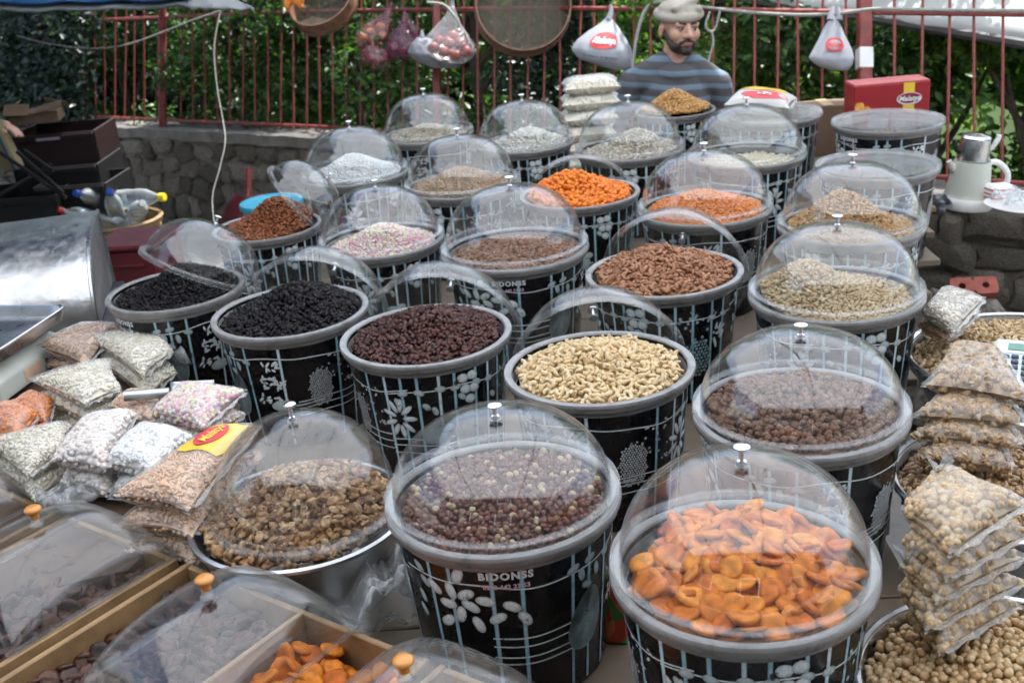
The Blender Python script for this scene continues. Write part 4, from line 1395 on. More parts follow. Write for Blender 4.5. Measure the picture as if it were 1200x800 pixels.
heap(M2, .218, cone(-.030, .030, .0, .03, .15), .0165, 'pistachio', 'pistachio', 'pistachio_heap', 'pistachios in their shells filling the middle steel bowl', 'pistachios', single='pistachio', n_single=300, tip=.8, slabel='pistachio in its shell in the middle steel bowl', sgroup='pistachios in the middle bowl')
M3 = bowl(onp(1205, 415, H_TAB + .17), .27, .17, 'steel bowl of toasted nuts next to the calculator')
heap(M3, .252, cone(-.022, .040, .0, .03, .17), .0170, 'pistachio', 'peanut', 'toasted_nut_heap', 'toasted nuts filling the farthest steel bowl', 'nuts', single='toasted_nut', n_single=300, tip=.8, slabel='toasted nut in the steel bowl by the calculator', sgroup='toasted nuts by the calculator')
for P, w, lab in ((M1.translation, .24, 'low wooden stand under the nearest steel bowl'), (M2.translation, .26, 'low wooden stand under the middle steel bowl of pistachios'), (M3.translation, .30, 'low wooden stand under the steel bowl by the calculator')):
    st = thing('wooden_stand', lab, 'stand', frame(P - _ez * .1705))
    MB().box((0, 0, -.012), (w, w, .024), bev=.003).build('top', M_WOODD, st)
    for sx in (-1, 1):
        for sy in (-1, 1):
            MB().box((0, 0, -.42), (.04, .04, .79), bev=.003).build('leg', M_WOODD, st, Matrix.Translation((sx * (w / 2 - .03), sy * (w / 2 - .03), 0)))
# ------------------------------------------------------------------ bags of nuts and sweets
def pillow(q, th, n=13, k=1.0, rnd=None, seed=0, pinch=.35, sag=0.0):
    """closed cushion over four corners (local metres); pinched corners, soft edge"""
    rs = np.random.default_rng(seed)
    ph = rs.uniform(0, 6, 6)
    def pt(u, v, sgn):
        a, b2 = u * 2 - 1, v * 2 - 1
        uu, vv = .5 + a * .5 * k * (1 - pinch * .35 * (1 - b2 * b2) * abs(a) ** 3), .5 + b2 * .5 * k * (1 - pinch * .35 * (1 - a * a) * abs(b2) ** 3)
        p = q[0] * (1 - uu) * (1 - vv) + q[1] * uu * (1 - vv) + q[2] * uu * vv + q[3] * (1 - uu) * vv
        f = ((1 - abs(a) ** 3.2) * (1 - abs(b2) ** 3.2)) ** .5
        w = 1 + .10 * math.sin(7 * u + ph[0]) * math.sin(6 * v + ph[1]) + .06 * math.sin(15 * u + ph[2]) * math.sin(13 * v + ph[3])
        return p + Vector((0, 0, sgn * th / 2 * f * w * k))
    return pt

def bag(px, h, th, key, mkey, name, label, n_pieces, cat='bag', group=None, film=None, singles=None, k_in=.93, seed=0, knot=None, dens=1.0):
    """a filled bag whose middle plane lies h over the ground; px: its four corners on the sight lines"""
    W = [onp(x, y, h) for x, y in px]
    c = sum(W, Vector()) / 4
    Mf = frame(c)
    inv = Mf.inverted()
    q = [inv @ w for w in W]
    t = thing('bag', label, cat, Mf, group)
    n = 13
    f_in, f_out = pillow(q, th, k=k_in, seed=seed), pillow(q, th, k=1.0, seed=seed)
    # contents: a core and pieces lying on it
    rs = np.random.default_rng(seed + 5)
    P, Nn = [], []
    while len(P) < n_pieces:
        u, v = rs.random(), rs.random()
        sgn = 1 if rs.random() < .72 else -1
        if sgn < 0 and min(u, v, 1 - u, 1 - v) > .22: continue
        p = f_in(u, v, sgn)
        e = .01
        du, dv = f_in(min(u + e, 1), v, sgn) - f_in(max(u - e, 0), v, sgn), f_in(u, min(v + e, 1), sgn) - f_in(u, max(v - e, 0), sgn)
        nn = du.cross(dv)
        if nn.length < 1e-9: continue
        nn = nn.normalized()
        if nn.z * sgn < 0: nn = -nn
        P.append(tuple(p)); Nn.append(tuple(nn))
    P, Nn = np.array(P), np.array(Nn)
    Rm = rot_batch(Nn, None, np.full(len(P), .45))
    S = rng.uniform(.9, 1.1, len(P)) * dens
    core = MB()
    fc = pillow(q, th * .97, k=k_in * .985, seed=seed)
    core.grid(lambda u, v: fc(u, v, 1), n, n); core.grid(lambda u, v: fc(1 - u, v, -1), n, n)
    cf = []
    for f in core.F: cf += [(f[0], f[1], f[2]), (f[0], f[2], f[3])]
    if singles:
        Mw = np.array(Mf)
        Wp = P @ Mw[:3, :3].T + Mw[:3, 3]
        vis = ((Nn @ Mw[:3, :3].T) * (CAMN - Wp)).sum(1) > 0
        ms = piece_meshes(singles, key, mkey)
        for i in np.where(vis)[0]:
            A = np.eye(4); A[:3, :3] = Rm[i] * S[i]; A[:3, 3] = P[i]
            obj(singles, ms[int(rng.integers(0, len(ms)))], t, Matrix(A.tolist()))
        P, Rm, S = P[~vis], Rm[~vis], S[~vis]
    tag(obj('contents', joined_mesh('contents', LIB[key], P, Rm, S, PM[mkey], (core.V, cf)), t), kind='stuff')
    fm = MB()
    off = .0035
    fm.grid(lambda u, v: f_out(u, v, 1) + Vector((0, 0, off)), n + 4, n + 4)
    fm.grid(lambda u, v: f_out(1 - u, v, -1) - Vector((0, 0, off * .6)), n + 4, n + 4)
    fm.build('film', film or M_FILM, t)
    # sealed strip along one side
    sm = MB()
    d = (q[3] - q[0]).normalized() if (q[3] - q[0]).length > 1e-6 else Vector((0, 1, 0))
    a, b2 = q[3], q[2]
    o_ = ((a + b2) / 2 - (q[0] + q[1]) / 2).normalized()
    sm.grid(lambda u, v: a.lerp(b2, .06 + .88 * u) + o_ * (v * .011 - .004) + Vector((0, 0, .004 * math.sin(u * 19 + seed) * v + .002)), 14, 3)
    o2 = sm.build('sealed_edge', M_FILM, t)
    o2.modifiers.new('thick', 'SOLIDIFY').thickness = .0012
    if knot is not None:
        kp = inv @ knot
        kb = MB()
        base = kp
        for j in range(7):
            a = j * .9
            tip = base + Vector((.018 * math.cos(a), .012 * math.sin(a) - .004, .022 + .008 * math.sin(j * 2.3)))
            kb.add([base + Vector((.004 * math.cos(a + 1.2), .004 * math.sin(a + 1.2), 0)), base - Vector((.004 * math.cos(a + 1.2), .004 * math.sin(a + 1.2), 0)), tip + Vector((.004, .003, 0)), tip + Vector((-.003, .002, .006))], [(0, 1, 2, 3)])
        kk = kb.build('knot', M_FILM2, t)
        kk.modifiers.new('thick', 'SOLIDIFY').thickness = .001
    return t, f_out, q

def flat_print(t, f_out, u0, v0, u1, v1, shape, mat, name, lift=.0045, n=26):
    """flat ink on the top skin of a bag"""
    V, F = [Vector((0, 0, 0))], []
    for ring in (.5, 1.0):
        for i in range(n):
            a = 2 * math.pi * i / n
            x, y = math.cos(a) * ring, math.sin(a) * ring
            if shape == 'rect':
                m_ = max(abs(x), abs(y)) / ring if ring else 1
                x, y = x / m_, y / m_
            V.append(Vector((x, y, 0)))
    P = []
    for v in V:
        uu, vv = (u0 + u1) / 2 + v.x * (u1 - u0) / 2, (v0 + v1) / 2 + v.y * (v1 - v0) / 2
        P.append(f_out(uu, vv, 1) + Vector((0, 0, lift)))
    F = [(0, 1 + i, 1 + (i + 1) % n) for i in range(n)] + [(1 + i, 1 + n + i, 1 + n + (i + 1) % n, 1 + (i + 1) % n) for i in range(n)]
    return obj(name, mesh(name, P, F, mat), t)

H_P = 1.015                                          # board carrying the small bags
board_px = [(-90, 402), (60, 392), (158, 402), (262, 485), (214, 600), (150, 668), (-90, 720)]
pts = [onp(x, y, H_P) for x, y in board_px]
c = sum(pts, Vector()) / len(pts)
bt = thing('bag_table', 'dark board table carrying the small bags and the scale', 'table', frame(c))
inv = bt.matrix_world.inverted()
lp = [inv @ p for p in pts]
mb = MB()
n = len(lp)
mb.add([Vector((p.x, p.y, 0)) for p in lp] + [Vector((p.x, p.y, -.022)) for p in lp], [tuple(range(n))[::-1], tuple(range(n, 2 * n))] + [(i, (i + 1) % n, n + (i + 1) % n, n + i) for i in range(n)])
mb.build('top', M_WOODD, bt, smooth=False)
for p in (lp[0], lp[2], lp[4], lp[6]):
    q = p * .85
    MB().box((0, 0, -.50), (.05, .05, .95), bev=.004).build('leg', M_WOODD, bt, Matrix.Translation((q.x, q.y, 0)))

def stack(px, top_h, th, n, key, mkey, label, pieces, seed, dens=1.0, shift=(2, 3), film=None, low=None):
    """n bags lying on one another; px: corners of the topmost"""
    out = None
    mx_, my_ = sum(p[0] for p in px) / 4, sum(p[1] for p in px) / 4
    px = [(mx_ + (x - mx_) * 1.13, my_ + (y - my_) * 1.13) for x, y in px]
    th *= 1.22
    top_h += .008
    pieces = int(pieces * 1.25)
    for i in range(n):
        rs = random.Random(seed * 10 + i)
        h = top_h - i * th * .88
        qx = [(x + (rs.uniform(-4, 4) if i else 0) + shift[0] * i * .5, y + (rs.uniform(-2, 2) if i else 0) + shift[1] * i * 0) for x, y in px]
        if i:   # the same footprint, lower: keep the world place of the topmost corners
            W = [onp(x, y, top_h) for x, y in px]
            W = [w - _ez * (i * th * .88) + Vector((rs.uniform(-.012, .012), rs.uniform(-.012, .012), 0)) for w in W]
            qx = [proj_px(w) for w in W]
        lb = label if not i else f'{low or label}, {("", "second from the top", "third from the top", "fourth from the top", "fifth from the top", "sixth from the top", "lowest of the stack")[i]}'
        r = bag(qx, h, th, key, mkey, 'bag', lb, pieces if not i else int(pieces * .8), seed=seed * 10 + i, dens=dens, group='small clear bags', film=film)
        if not i: out = r
    return out
def proj_px(w):
    d = w - CAM
    z = d.dot(C_F)
    return (600 + FPX * d.dot(C_R) / z, 400 - FPX * d.dot(C_U) / z)

stack([(48, 406), (92, 386), (139, 382), (101, 428)], H_P + .075, .048, 2, 'bagseed', 'bagbrown', 'clear bag of toasted reddish seeds by the scale', 420, 1, low='bag of toasted reddish seeds by the scale')
stack([(107, 397), (186, 388), (200, 412), (168, 440)], H_P + .085, .050, 2, 'bagseed', 'bagcream', 'clear bag of white seeds with a pointed tip before the pebble print', 520, 2, low='bag of white seeds before the pebble print')
stack([(40, 446), (128, 424), (139, 456), (101, 473)], H_P + .095, .046, 3, 'bagseed', 'bagcream', 'clear bag of cream pumpkin seeds with a pointed corner', 480, 3, low='bag of cream pumpkin seeds')
stack([(6, 480), (38, 464), (62, 470), (56, 500)], H_P + .045, .045, 1, 'bagball', 'pea', 'clear bag of orange coated peas tucked behind another orange bag', 260, 4)
stack([(-40, 490), (20, 478), (42, 488), (24, 516)], H_P + .065, .052, 1, 'bagball', 'pea', 'bulging clear bag of orange coated peas at the very edge', 320, 5)
stack([(-14, 520), (82, 500), (76, 528), (34, 556)], H_P + .085, .050, 2, 'bagseed', 'bagcream', 'clear bag of long cream seeds below the orange peas', 560, 6, low='bag of long cream seeds below the orange peas')
stack([(129, 480), (150, 462), (200, 466), (178, 500)], H_P + .070, .045, 1, 'bagball', 'bagbrown', 'clear bag of beige nuts behind the white chickpeas', 320, 7)
stack([(64, 538), (104, 492), (158, 486), (122, 548)], H_P + .100, .055, 2, 'bagball', 'bagpink', 'clear bag of pinkish chickpeas', 560, 8, low='bag of pinkish chickpeas')
stack([(126, 542), (166, 500), (224, 514), (182, 556)], H_P + .095, .055, 2, 'bagball', 'bagwhite', 'clear bag of snow white chickpeas', 560, 9, low='bag of snow white chickpeas')
stack([(182, 482), (214, 455), (284, 460), (238, 500)], H_P + .110, .050, 2, 'bagball', 'sweet', 'clear bag of pink and yellow sweets', 520, 10, low='bag of pink and yellow sweets')
big = stack([(136, 580), (262, 508), (300, 502), (222, 596)], H_P + .115, .056, 3, 'sugar', 'bagorange', 'long clear bag of salmon coloured lentils with a red and yellow print', 1000, 11, .82, low='long bag of salmon coloured lentils')
M_PRED = plain('red_print', (.58, .035, .04), .4, var=.08)
M_PYEL = plain('yellow_print', (.75, .50, .04), .4, var=.08)
flat_print(big[0], big[1], .46, .20, .86, .95, 'rect', M_PYEL, 'yellow_label', .0042)
flat_print(big[0], big[1], .52, .28, .82, .72, 'oval', M_PRED, 'red_oval', .0056)
def bag_text(t, f_out, s, u0, v0, su, sv, mat, name='lettering', lift=.007):
    V, F = text2d(s, 1.0, .02, .3)
    w = max(v[0] for v in V)
    P = [f_out(u0 + v[0] / w * su, v0 + v[1] * sv, 1) + Vector((0, 0, lift)) for v in V]
    return obj(name, mesh(name, P, F, mat, False), t)
bag_text(big[0], big[1], 'Malatya', .67, .50, .12, -.22, M_PYEL)
# loose crumpled film among the bags
def crumple(name, label, cat, px, h, size, mat, seed, up=.05, group=None):
    P = onp(px[0], px[1], h)
    t = thing(name, label, cat, frame(P), group)
    rs = np.random.default_rng(seed)
    n = 16
    A = rs.normal(0, 1, (n, n))
    B = A.copy()
    for _ in range(2):
        B = (B + np.roll(B, 1, 0) + np.roll(B, -1, 0) + np.roll(B, 1, 1) + np.roll(B, -1, 1)) / 5
    B = (B - B.min()) / (B.max() - B.min())
    mb = MB()
    mb.grid(lambda u, v: Vector(((u - .5) * size[0] * (1 + .3 * math.sin(v * 8 + seed)), (v - .5) * size[1] * (1 + .3 * math.sin(u * 7 + seed)), up * B[round(u * (n - 1)), round(v * (n - 1))] * (1 if 0 < u < 1 and 0 < v < 1 else .3))), n, n)
    o = mb.build('sheet', mat, t, smooth='all')
    o.modifiers.new('thick', 'SOLIDIFY').thickness = .0012
    return t
crumple('plastic_wrap', 'crumpled white plastic flap between the bags and the fruit trays', 'plastic', (80, 588), H_P + .03, (.11, .09), M_FILM2, 3, .05)
crumple('plastic_wrap', 'crumpled empty clear bag beneath the walnut bowl', 'plastic', (437, 715), H_TAB + .04, (.20, .18), M_FILM2, 5, .12)
crumple('plastic_wrap', 'clear film bunched up beside the tub of black raisins', 'plastic', (205, 425), H_P + .02, (.10, .10), M_FILM2, 8, .08)

# stacks of bags standing in the bowls on the right
HN = H_TAB + .17
def rstack(corners, label, hts, th, key, mkey, single, n, seed, film=None, knots=None, dens=1.0):
    for i, (cx, h) in enumerate(zip(corners, hts)):
        kn = None
        if knots and knots[i]: kn = onp(knots[i][0], knots[i][1], h + .025)
        bag(cx, h, th if i else th * 1.35, key, mkey, 'bag', label[i], n, group='bags stacked in the steel bowls', singles=single, seed=seed + i, film=film, knot=kn, dens=dens)
rstack([[(1078, 452), (1116, 404), (1168, 408), (1212, 474)], [(1066, 488), (1104, 455), (1180, 462), (1204, 500)], [(1064, 512), (1104, 480), (1176, 486), (1200, 524)], [(1068, 538), (1104, 505), (1170, 512), (1188, 552)]],
       ['clear bag of pistachios on top of its stack in front of the calculator', 'second bag of pistachios from the top of its stack', 'third bag of pistachios from the top of its stack', 'bottom bag of pistachios of its stack'],
       [HN + .135, HN + .097, HN + .065, HN + .033], .042, 'pistachio', 'pistachio', 'pistachio', 300, 300, dens=1.0)
rstack([[(1054, 598), (1096, 548), (1208, 590), (1112, 654)], [(1056, 634), (1096, 592), (1214, 624), (1108, 682)], [(1052, 664), (1094, 620), (1208, 652), (1096, 708)], [(1050, 690), (1092, 650), (1208, 682), (1084, 742)], [(1062, 722), (1098, 686), (1200, 708), (1100, 768)]],
       ['bulging knotted bag of blanched hazelnuts on top of its stack', 'second bag of blanched hazelnuts from the top of its stack', 'third bag of blanched hazelnuts from the top of its stack', 'fourth bag of blanched hazelnuts from the top of its stack', 'lowest bag of blanched hazelnuts of its stack'],
       [HN + .200, HN + .155, HN + .115, HN + .075, HN + .036], .048, 'blanched', 'blanched', 'blanched_hazelnut', 330, 320, knots=[(1100, 556), None, (1062, 660), None, None], dens=1.0)
bag([(1078, 366), (1104, 338), (1156, 350), (1118, 392)], HN + .10, .05, 'bagseed', 'oat', 'bag', 'clear bag of pale seeds lying on the toasted nuts by the peanut tub', 420, group='bags stacked in the steel bowls', seed=401)
bag([(1072, 384), (1100, 358), (1150, 366), (1112, 402)], HN + .055, .045, 'bagseed', 'bagbrown', 'bag', 'dull bag of seeds under the pale seed bag on the toasted nuts', 380, group='bags stacked in the steel bowls', seed=402)

# calculator on the toasted nuts
pc = [onp(x, y, HN + .07) for x, y in ((1174, 398), (1250, 404), (1246, 470), (1160, 452))]
c = sum(pc, Vector()) / 4
e1 = (pc[1] - pc[0]); e1.z = SLOPE * e1.x; e1.normalize()
e2 = _ez.cross(e1)
Mc = Matrix((e1, e2, _ez)).transposed().to_4x4(); Mc.translation = onp(1208, 430, HN + .075)
Mc = Mc @ Matrix.Rotation(.18, 4, 'X')
calc = thing('calculator', 'pale blue grey pocket calculator lying on the toasted nuts', 'calculator', Mc)
M_CALC = plain('calculator_case', (.58, .66, .68), .35, var=.05)
MB().box((0, 0, 0), (.15, .185, .018), bev=.006).build('case', M_CALC, calc)
MB().box((0, .055, .0098), (.125, .045, .003), bev=.001).build('bezel', plain('calculator_bezel', (.70, .76, .78), .3), calc)
MB().box((0, .055, .0122), (.095, .026, .002)).build('screen', plain('lcd', (.10, .26, .20), .15), calc)
me_key = MB().box((0, 0, .0125), (.015, .011, .007), bev=.002).build('key', plain('calculator_key', (.05, .06, .10), .4), calc, Matrix.Translation((-.05, .015, 0)))
for r in range(5):
    for q in range(6):
        if r == 0 and q == 0: continue
        obj('key', me_key.data, calc, Matrix.Translation((-.053 + q * .0212, .016 - r * .021, 0)))

# ------------------------------------------------------------------ wooden fruit trays with domed covers
H_T = 1.03
fr1, fr2 = onp(210, 652, H_T), onp(415, 735, H_T)
d1 = onp(230, 800, H_T) - onp(350, 713, H_T)
d1.normalize()                                        # towards us
d2 = _ez.cross(d1).normalized()
MT = Matrix((d2, -d1, _ez)).transposed().to_4x4()     # local x: across, y: away from us, z: up
MT.translation = fr2
def tray(name_label, x0, x1, L, depth, dividers=()):
    """open wooden box; its top edge lies in the plane of MT, far side at y = 0"""
    t = thing('wooden_tray', name_label, 'tray', MT @ Matrix.Translation(((x0 + x1) / 2, -L / 2, 0)), 'wooden fruit trays')
    w = x1 - x0
    th = .012
    MB().box((0, 0, -depth), (w, L, .008), bev=.001).build('bottom', M_WOODL, t)
    for s in (-1, 1):
        MB().box((s * (w / 2 - th / 2), 0, -depth / 2), (th, L, depth - .002), bev=.002).build('side_board', M_WOODL, t)
        MB().box((0, s * (L / 2 - th / 2 - .0005), -depth / 2 - .001), (w - 2 * th - .001, th, depth - .004), bev=.002).build('end_board', M_WOODL, t)
    for dx in dividers:
        MB().box((dx - (x0 + x1) / 2, 0, -depth / 2 + .004), (.010, L - 2 * th - .002, depth - .006), bev=.002).build('divider', M_WOODL, t)
    return t
def fruit(x0, x1, L, z, key, mkey, single, n, nm, lab, slab, grp, sp=.029, tip=.55):
    M = MT @ Matrix.Translation(((x0 + x1) / 2, -L / 2, z))
    heap(M, 0, lambda x, y: .010 * math.sin(23 * x + 1) * math.cos(19 * y) + .012 * math.exp(-(x * x + y * y) / .01), sp, key, mkey, nm, lab, 'apricots', single=single, n_single=n, tip=tip, rect=((x1 - x0) / 2 - .024, L / 2 - .022), slabel=slab, sgroup=grp)
LT = .46
tray('wooden tray of dark dried apricots at the lower corner, lid closed', -.80, -.452, LT, .10)
fruit(-.80, -.452, LT, -.034, 'dark_apricot', 'dark_apricot', 'dark_apricot', 160, 'dark_apricot_heap', 'dark brown dried apricots in the corner tray', 'dark brown dried apricot in the corner tray', 'dark apricots in the corner tray', .027)
tray('wooden tray divided between dark and orange dried apricots', -.425, .165, LT, .10, (-.112,))
fruit(-.425, -.112, LT, -.036, 'dark_apricot', 'dark_apricot', 'dark_apricot', 130, 'dark_apricot_heap', 'dark brown dried apricots beside the divider in the middle tray', 'dark brown dried apricot in the divided tray', 'dark apricots in the divided tray', .027)
fruit(-.112, .165, LT, -.044, 'apricot', 'apricot', 'dried_apricot', 70, 'apricot_heap', 'orange dried apricots in the divided tray', 'orange dried apricot in the divided wooden tray', 'orange apricots in the divided tray', .034)
tray('small wooden tray of orange dried apricots in front of the hazelnut tub', .185, .50, LT, .10)
fruit(.185, .50, LT, -.055, 'apricot', 'apricot', 'dried_apricot', 60, 'apricot_heap', 'orange dried apricots in the small tray', 'orange dried apricot in the small tray before the hazelnuts', 'orange apricots in the small tray', .034)
tray('wooden tray of dark dried fruit at the edge behind the corner tray', -1.20, -.83, LT, .10)
fruit(-1.20, -.83, LT, -.055, 'dark_apricot', 'dark_apricot', 'dark_apricot', 80, 'dark_apricot_heap', 'dark dried fruit in the far edge tray', 'dark dried fruit in the far edge tray', 'dark fruit in the far edge tray', .03)
# a bench under the trays
be = thing('tray_bench', 'low board bench under the wooden fruit trays', 'bench', MT @ Matrix.Translation((-.35, -LT / 2, -.106)))
for j in range(4):
    MB().box((0, -.19 + j * .127, -.012), (1.72, .122, .022), bev=.003).build('board', M_PLY, be)
for x in (-.8, 0, .8):
    MB().box((x, 0, -.06), (.05, .44, .07), bev=.003).build('crossbar', M_WOODD, be)
    for y in (-.17, .17):
        MB().box((x, y, -.46), (.05, .05, .72), bev=.003).build('leg', M_WOODD, be)

def box_dome(W, L, H):
    """clear cover: rectangular foot, swelling to a rounded top"""
    def f(sc, dz):
        def g(u, v):
            a, b2 = (u * 2 - 1), (v * 2 - 1)
            a = math.copysign(1 - (1 - abs(a)) ** 1.6, a); b2 = math.copysign(1 - (1 - abs(b2)) ** 1.6, b2)
            z = H * max(0, (1 - abs(a) ** 2.3) * (1 - abs(b2) ** 2.6)) ** .52
            return Vector((a * W / 2 * sc, b2 * L / 2 * sc, z + dz))
        return g
    mb = MB()
    mb.grid(f(1, .004), 33, 33)
    mb.grid(lambda u, v: f(.988, .0015)(1 - u, v), 33, 33)
    fl = MB()
    t = .007
    for s in (-1, 1):
        fl.box((s * (W / 2 + t / 2 - .001), 0, .002), (t, L + 2 * t, .006), bev=.001)
        fl.box((0, s * (L / 2 + t / 2 - .001), .002), (W - .003, t, .006), bev=.001)
    return mb, fl
_bd, _fl = box_dome(.285, .35, .115)
ME_BD, ME_BF = mesh('cover', _bd.V, _bd.F, clear_mat('clear_cover_plastic', milk=.014, rough=.03, f0=.06, bump=.12, bscale=7)), mesh('flange', _fl.V, _fl.F, M_FLANGE)
kb = MB().lathe([(.0005, .034), (.012, .0335), (.0155, .030), (.0155, .027), (.012, .023), (.0085, .021), (.008, .011), (.0005, .011)], 24)
ME_OK = mesh('knob', kb.V, kb.F, M_ORKNOB); ME_OK.set_sharp_from_angle(angle=R_(50))
kb = MB().lathe([(.0005, .0108), (.0085, .0105), (.0085, .0), (.0125, -.001), (.0125, -.0035), (.0005, -.0035)], 20)
ME_KF = mesh('knob_foot', kb.V, kb.F, M_FLANGE)
for b0, lab, dz, rz in ((-.137, 'clear cover with orange knob set over the divider of the middle tray', .002, 0), (-.605, 'clear cover with orange knob closed over the dark apricots in the corner', .002, 0), (.275, 'clear cover with orange knob over the small tray below the lettering', .002, 0), (-1.04, 'clear cover at the edge over the dark dried fruit tray', .002, 0)):
    t = thing('tray_cover', lab, 'lid', MT @ Matrix.Translation((b0, -.170, dz)), 'clear covers of the fruit trays')
    obj('cover', ME_BD, t); obj('flange', ME_BF, t)
    obj('knob', ME_OK, t, Matrix.Translation((0, 0, .120))); obj('knob_foot', ME_KF, t, Matrix.Translation((0, 0, .120)))

# ------------------------------------------------------------------ weighing scale with steel pan, on a red board
pan_c = [onp(x, y, H_P + .155) for x, y in ((-80, 352), (38, 345), (80, 357), (-40, 424))]
e1 = onp(80, 358, H_P + .155) - onp(0, 411, H_P + .155); e1.normalize()        # right front edge runs away from us
xs_ = e1.cross(_ez).normalized()
Ms = Matrix((-xs_, -e1, _ez)).transposed().to_4x4() if False else Matrix((xs_, e1, _ez)).transposed().to_4x4()
corner = onp(79, 358, H_P + .155)
Ms.translation = corner - xs_ * 0 
sc_ = thing('weighing_scale', 'white shop scale with a shallow steel pan, at the edge beside the bags', 'scale', Ms @ Matrix.Translation((-.20, -.17, -.155)))
pw, pl = .40, .36
mb = MB()
prof = [(1, 0), (.985, .004), (.97, .002), (.945, -.030), (.9, -.036), (0, -.036)]
def rr(s, z, n=40):
    out = []
    for i in range(n):
        a = 2 * math.pi * i / n
        c_, s_ = math.cos(a), math.sin(a)
        e = .18
        out.append(Vector((math.copysign(abs(c_) ** e, c_) * pw / 2 * s, math.copysign(abs(s_) ** e, s_) * pl / 2 * s, z)))
    return out
rings = [rr(s, z + .155) for s, z in ((1.0, -.004), (1.0, .001), (.985, .003), (.965, 0), (.935, -.030), (.90, -.034), (.3, -.034), (.02, -.034))]
V = [v for r in rings for v in r]
nR = 40
F = [(i * nR + k_, i * nR + (k_ + 1) % nR, (i + 1) * nR + (k_ + 1) % nR, (i + 1) * nR + k_) for i in range(len(rings) - 1) for k_ in range(nR)]
mb.add(V, F)
rings2 = [rr(s, z + .155) for s, z in ((.998, -.004), (.95, -.036), (.91, -.040), (.02, -.040))]
V = [v for r in rings2 for v in r]
F = [(i * nR + (k_ + 1) % nR, i * nR + k_, (i + 1) * nR + k_, (i + 1) * nR + (k_ + 1) % nR) for i in range(len(rings2) - 1) for k_ in range(nR)]
mb.add(V, F)
mb.build('pan', M_STEEL, sc_)
MB().box((0, 0, .103), (.06, .06, .018), bev=.003).build('pan_post', M_GREY, sc_)
M_SCALE = plain('scale_housing', (.55, .58, .52), .4, var=.08)
hb = MB()
hw, hl = .36, .34
hb.add([(-hw / 2, -hl / 2, .012), (hw / 2, -hl / 2, .012), (hw / 2, hl / 2, .012), (-hw / 2, hl / 2, .012), (-hw / 2, -hl / 2, .062), (hw / 2 - .004, -hl / 2, .062), (hw / 2 - .004, hl / 2, .062), (-hw / 2, hl / 2, .062), (-hw / 2 + .03, -hl / 2 + .03, .094), (hw / 2 - .035, -hl / 2 + .03, .094), (hw / 2 - .035, hl / 2 - .03, .094), (-hw / 2 + .03, hl / 2 - .03, .094)],
       [(3, 2, 1, 0), (0, 1, 5, 4), (1, 2, 6, 5), (2, 3, 7, 6), (3, 0, 4, 7), (4, 5, 9, 8), (5, 6, 10, 9), (6, 7, 11, 10), (7, 4, 8, 11), (8, 9, 10, 11)])
o = hb.build('housing', M_SCALE, sc_, smooth=False)
bv = o.modifiers.new('soft', 'BEVEL'); bv.width = .005; bv.segments = 2
MB().box((hw / 2 - .0005, -.02, .038), (.003, .075, .032)).build('price_label', plain('label_paper', (.66, .46, .33), .6), sc_)
MB().lathe([(.0005, .003), (.007, .003), (.007, 0)], 12, Matrix.Translation((hw / 2 - .002, .05, .040)) @ Matrix.Rotation(math.pi / 2, 4, 'Y')).build('button', M_CORD, sc_)
for sx in (-1, 1):
    for sy in (-1, 1):
        MB().lathe([(.0005, .013), (.014, .013), (.016, 0.001), (.0005, .001)], 12).build('foot', M_CORD, sc_, Matrix.Translation((sx * .14, sy * .13, 0)))
rb = thing('red_board', 'dark red painted board lying under the scale', 'board', sc_.matrix_world @ Matrix.Translation((-.02, -.02, -.0105)))
MB().box((0, 0, 0), (.46, .44, .018), bev=.002).build('board', plain('dark_red_paint', (.20, .02, .035), .5), rb)
MB().box((.2325, 0, .0), (.008, .44, .016), bev=.002).build('edge_strip', M_PLY, rb)

# ------------------------------------------------------------------ steel drum hood behind the scale
Mh = at(116, 388, 3.55)
hd = thing('steel_hood', 'scratched shiny steel half drum standing behind the scale', 'container', frame(Mh, R_(14)) @ Matrix.Scale(1.16, 4))
prof = [(0.00, 0.0)] + [(.26 - .26 * math.cos(a), .04 + .185 * math.sin(a)) for a in np.linspace(0, math.pi / 2, 16)] + [(.44, .228), (.46, 0)]
k = N('scratched_steel')
nz = k.noise(6, 8); n2 = k.noise(28, 6)
cr_ = k.ramp([(.3, (.42, .42, .41)), (.55, (.66, .67, .67)), (.7, (.74, .74, .73))], nz.outputs[0])
rr_ = k.ramp([(.3, (.26, .26, .26)), (.7, (.44, .44, .44))], n2.outputs[0])
M_SCR = k.fin(k.pbsdf(cr_.outputs[0], rr_.outputs[0], 1., .5, 0, k.bump(nz.outputs[0], .35, .03)).outputs[0])
mb = MB()
Lh = .75
V = [(x, y, z) for x in (0, -Lh * .25, -Lh * .5, -Lh * .75, -Lh) for y, z in prof]
n = len(prof)
F = [(i * n + j, (i + 1) * n + j, (i + 1) * n + j + 1, i * n + j + 1) for i in range(4) for j in range(n - 1)]
mb.add(V, F)
mb.build('curved_shell', M_SCR, hd)
mb = MB()
mb.add([(0, y, z) for y, z in prof] + [(-.01, y, z) for y, z in prof], [tuple(range(n)), tuple(range(n, 2 * n))[::-1]])
mb.build('end_plate', M_SCR, hd, smooth=False)
MB().tube([(.002, y, z) for y, z in prof], .006, 6).build('seam', M_STEEL, hd)
hs = thing('crate_stand', 'dark wooden crate under the steel half drum', 'crate', hd.matrix_world @ Matrix.Translation((-.36, .23, -.003)))
MB().box((0, 0, -.012), (.78, .48, .022), bev=.003).build('top', M_BLACK, hs)
for sx in (-1, 1):
    MB().box((sx * .36, 0, -.42), (.02, .44, .78), bev=.002).build('side', M_BLACK, hs)
MB().box((0, -.21, -.42), (.69, .02, .76), bev=.002).build('front', M_BLACK, hs)

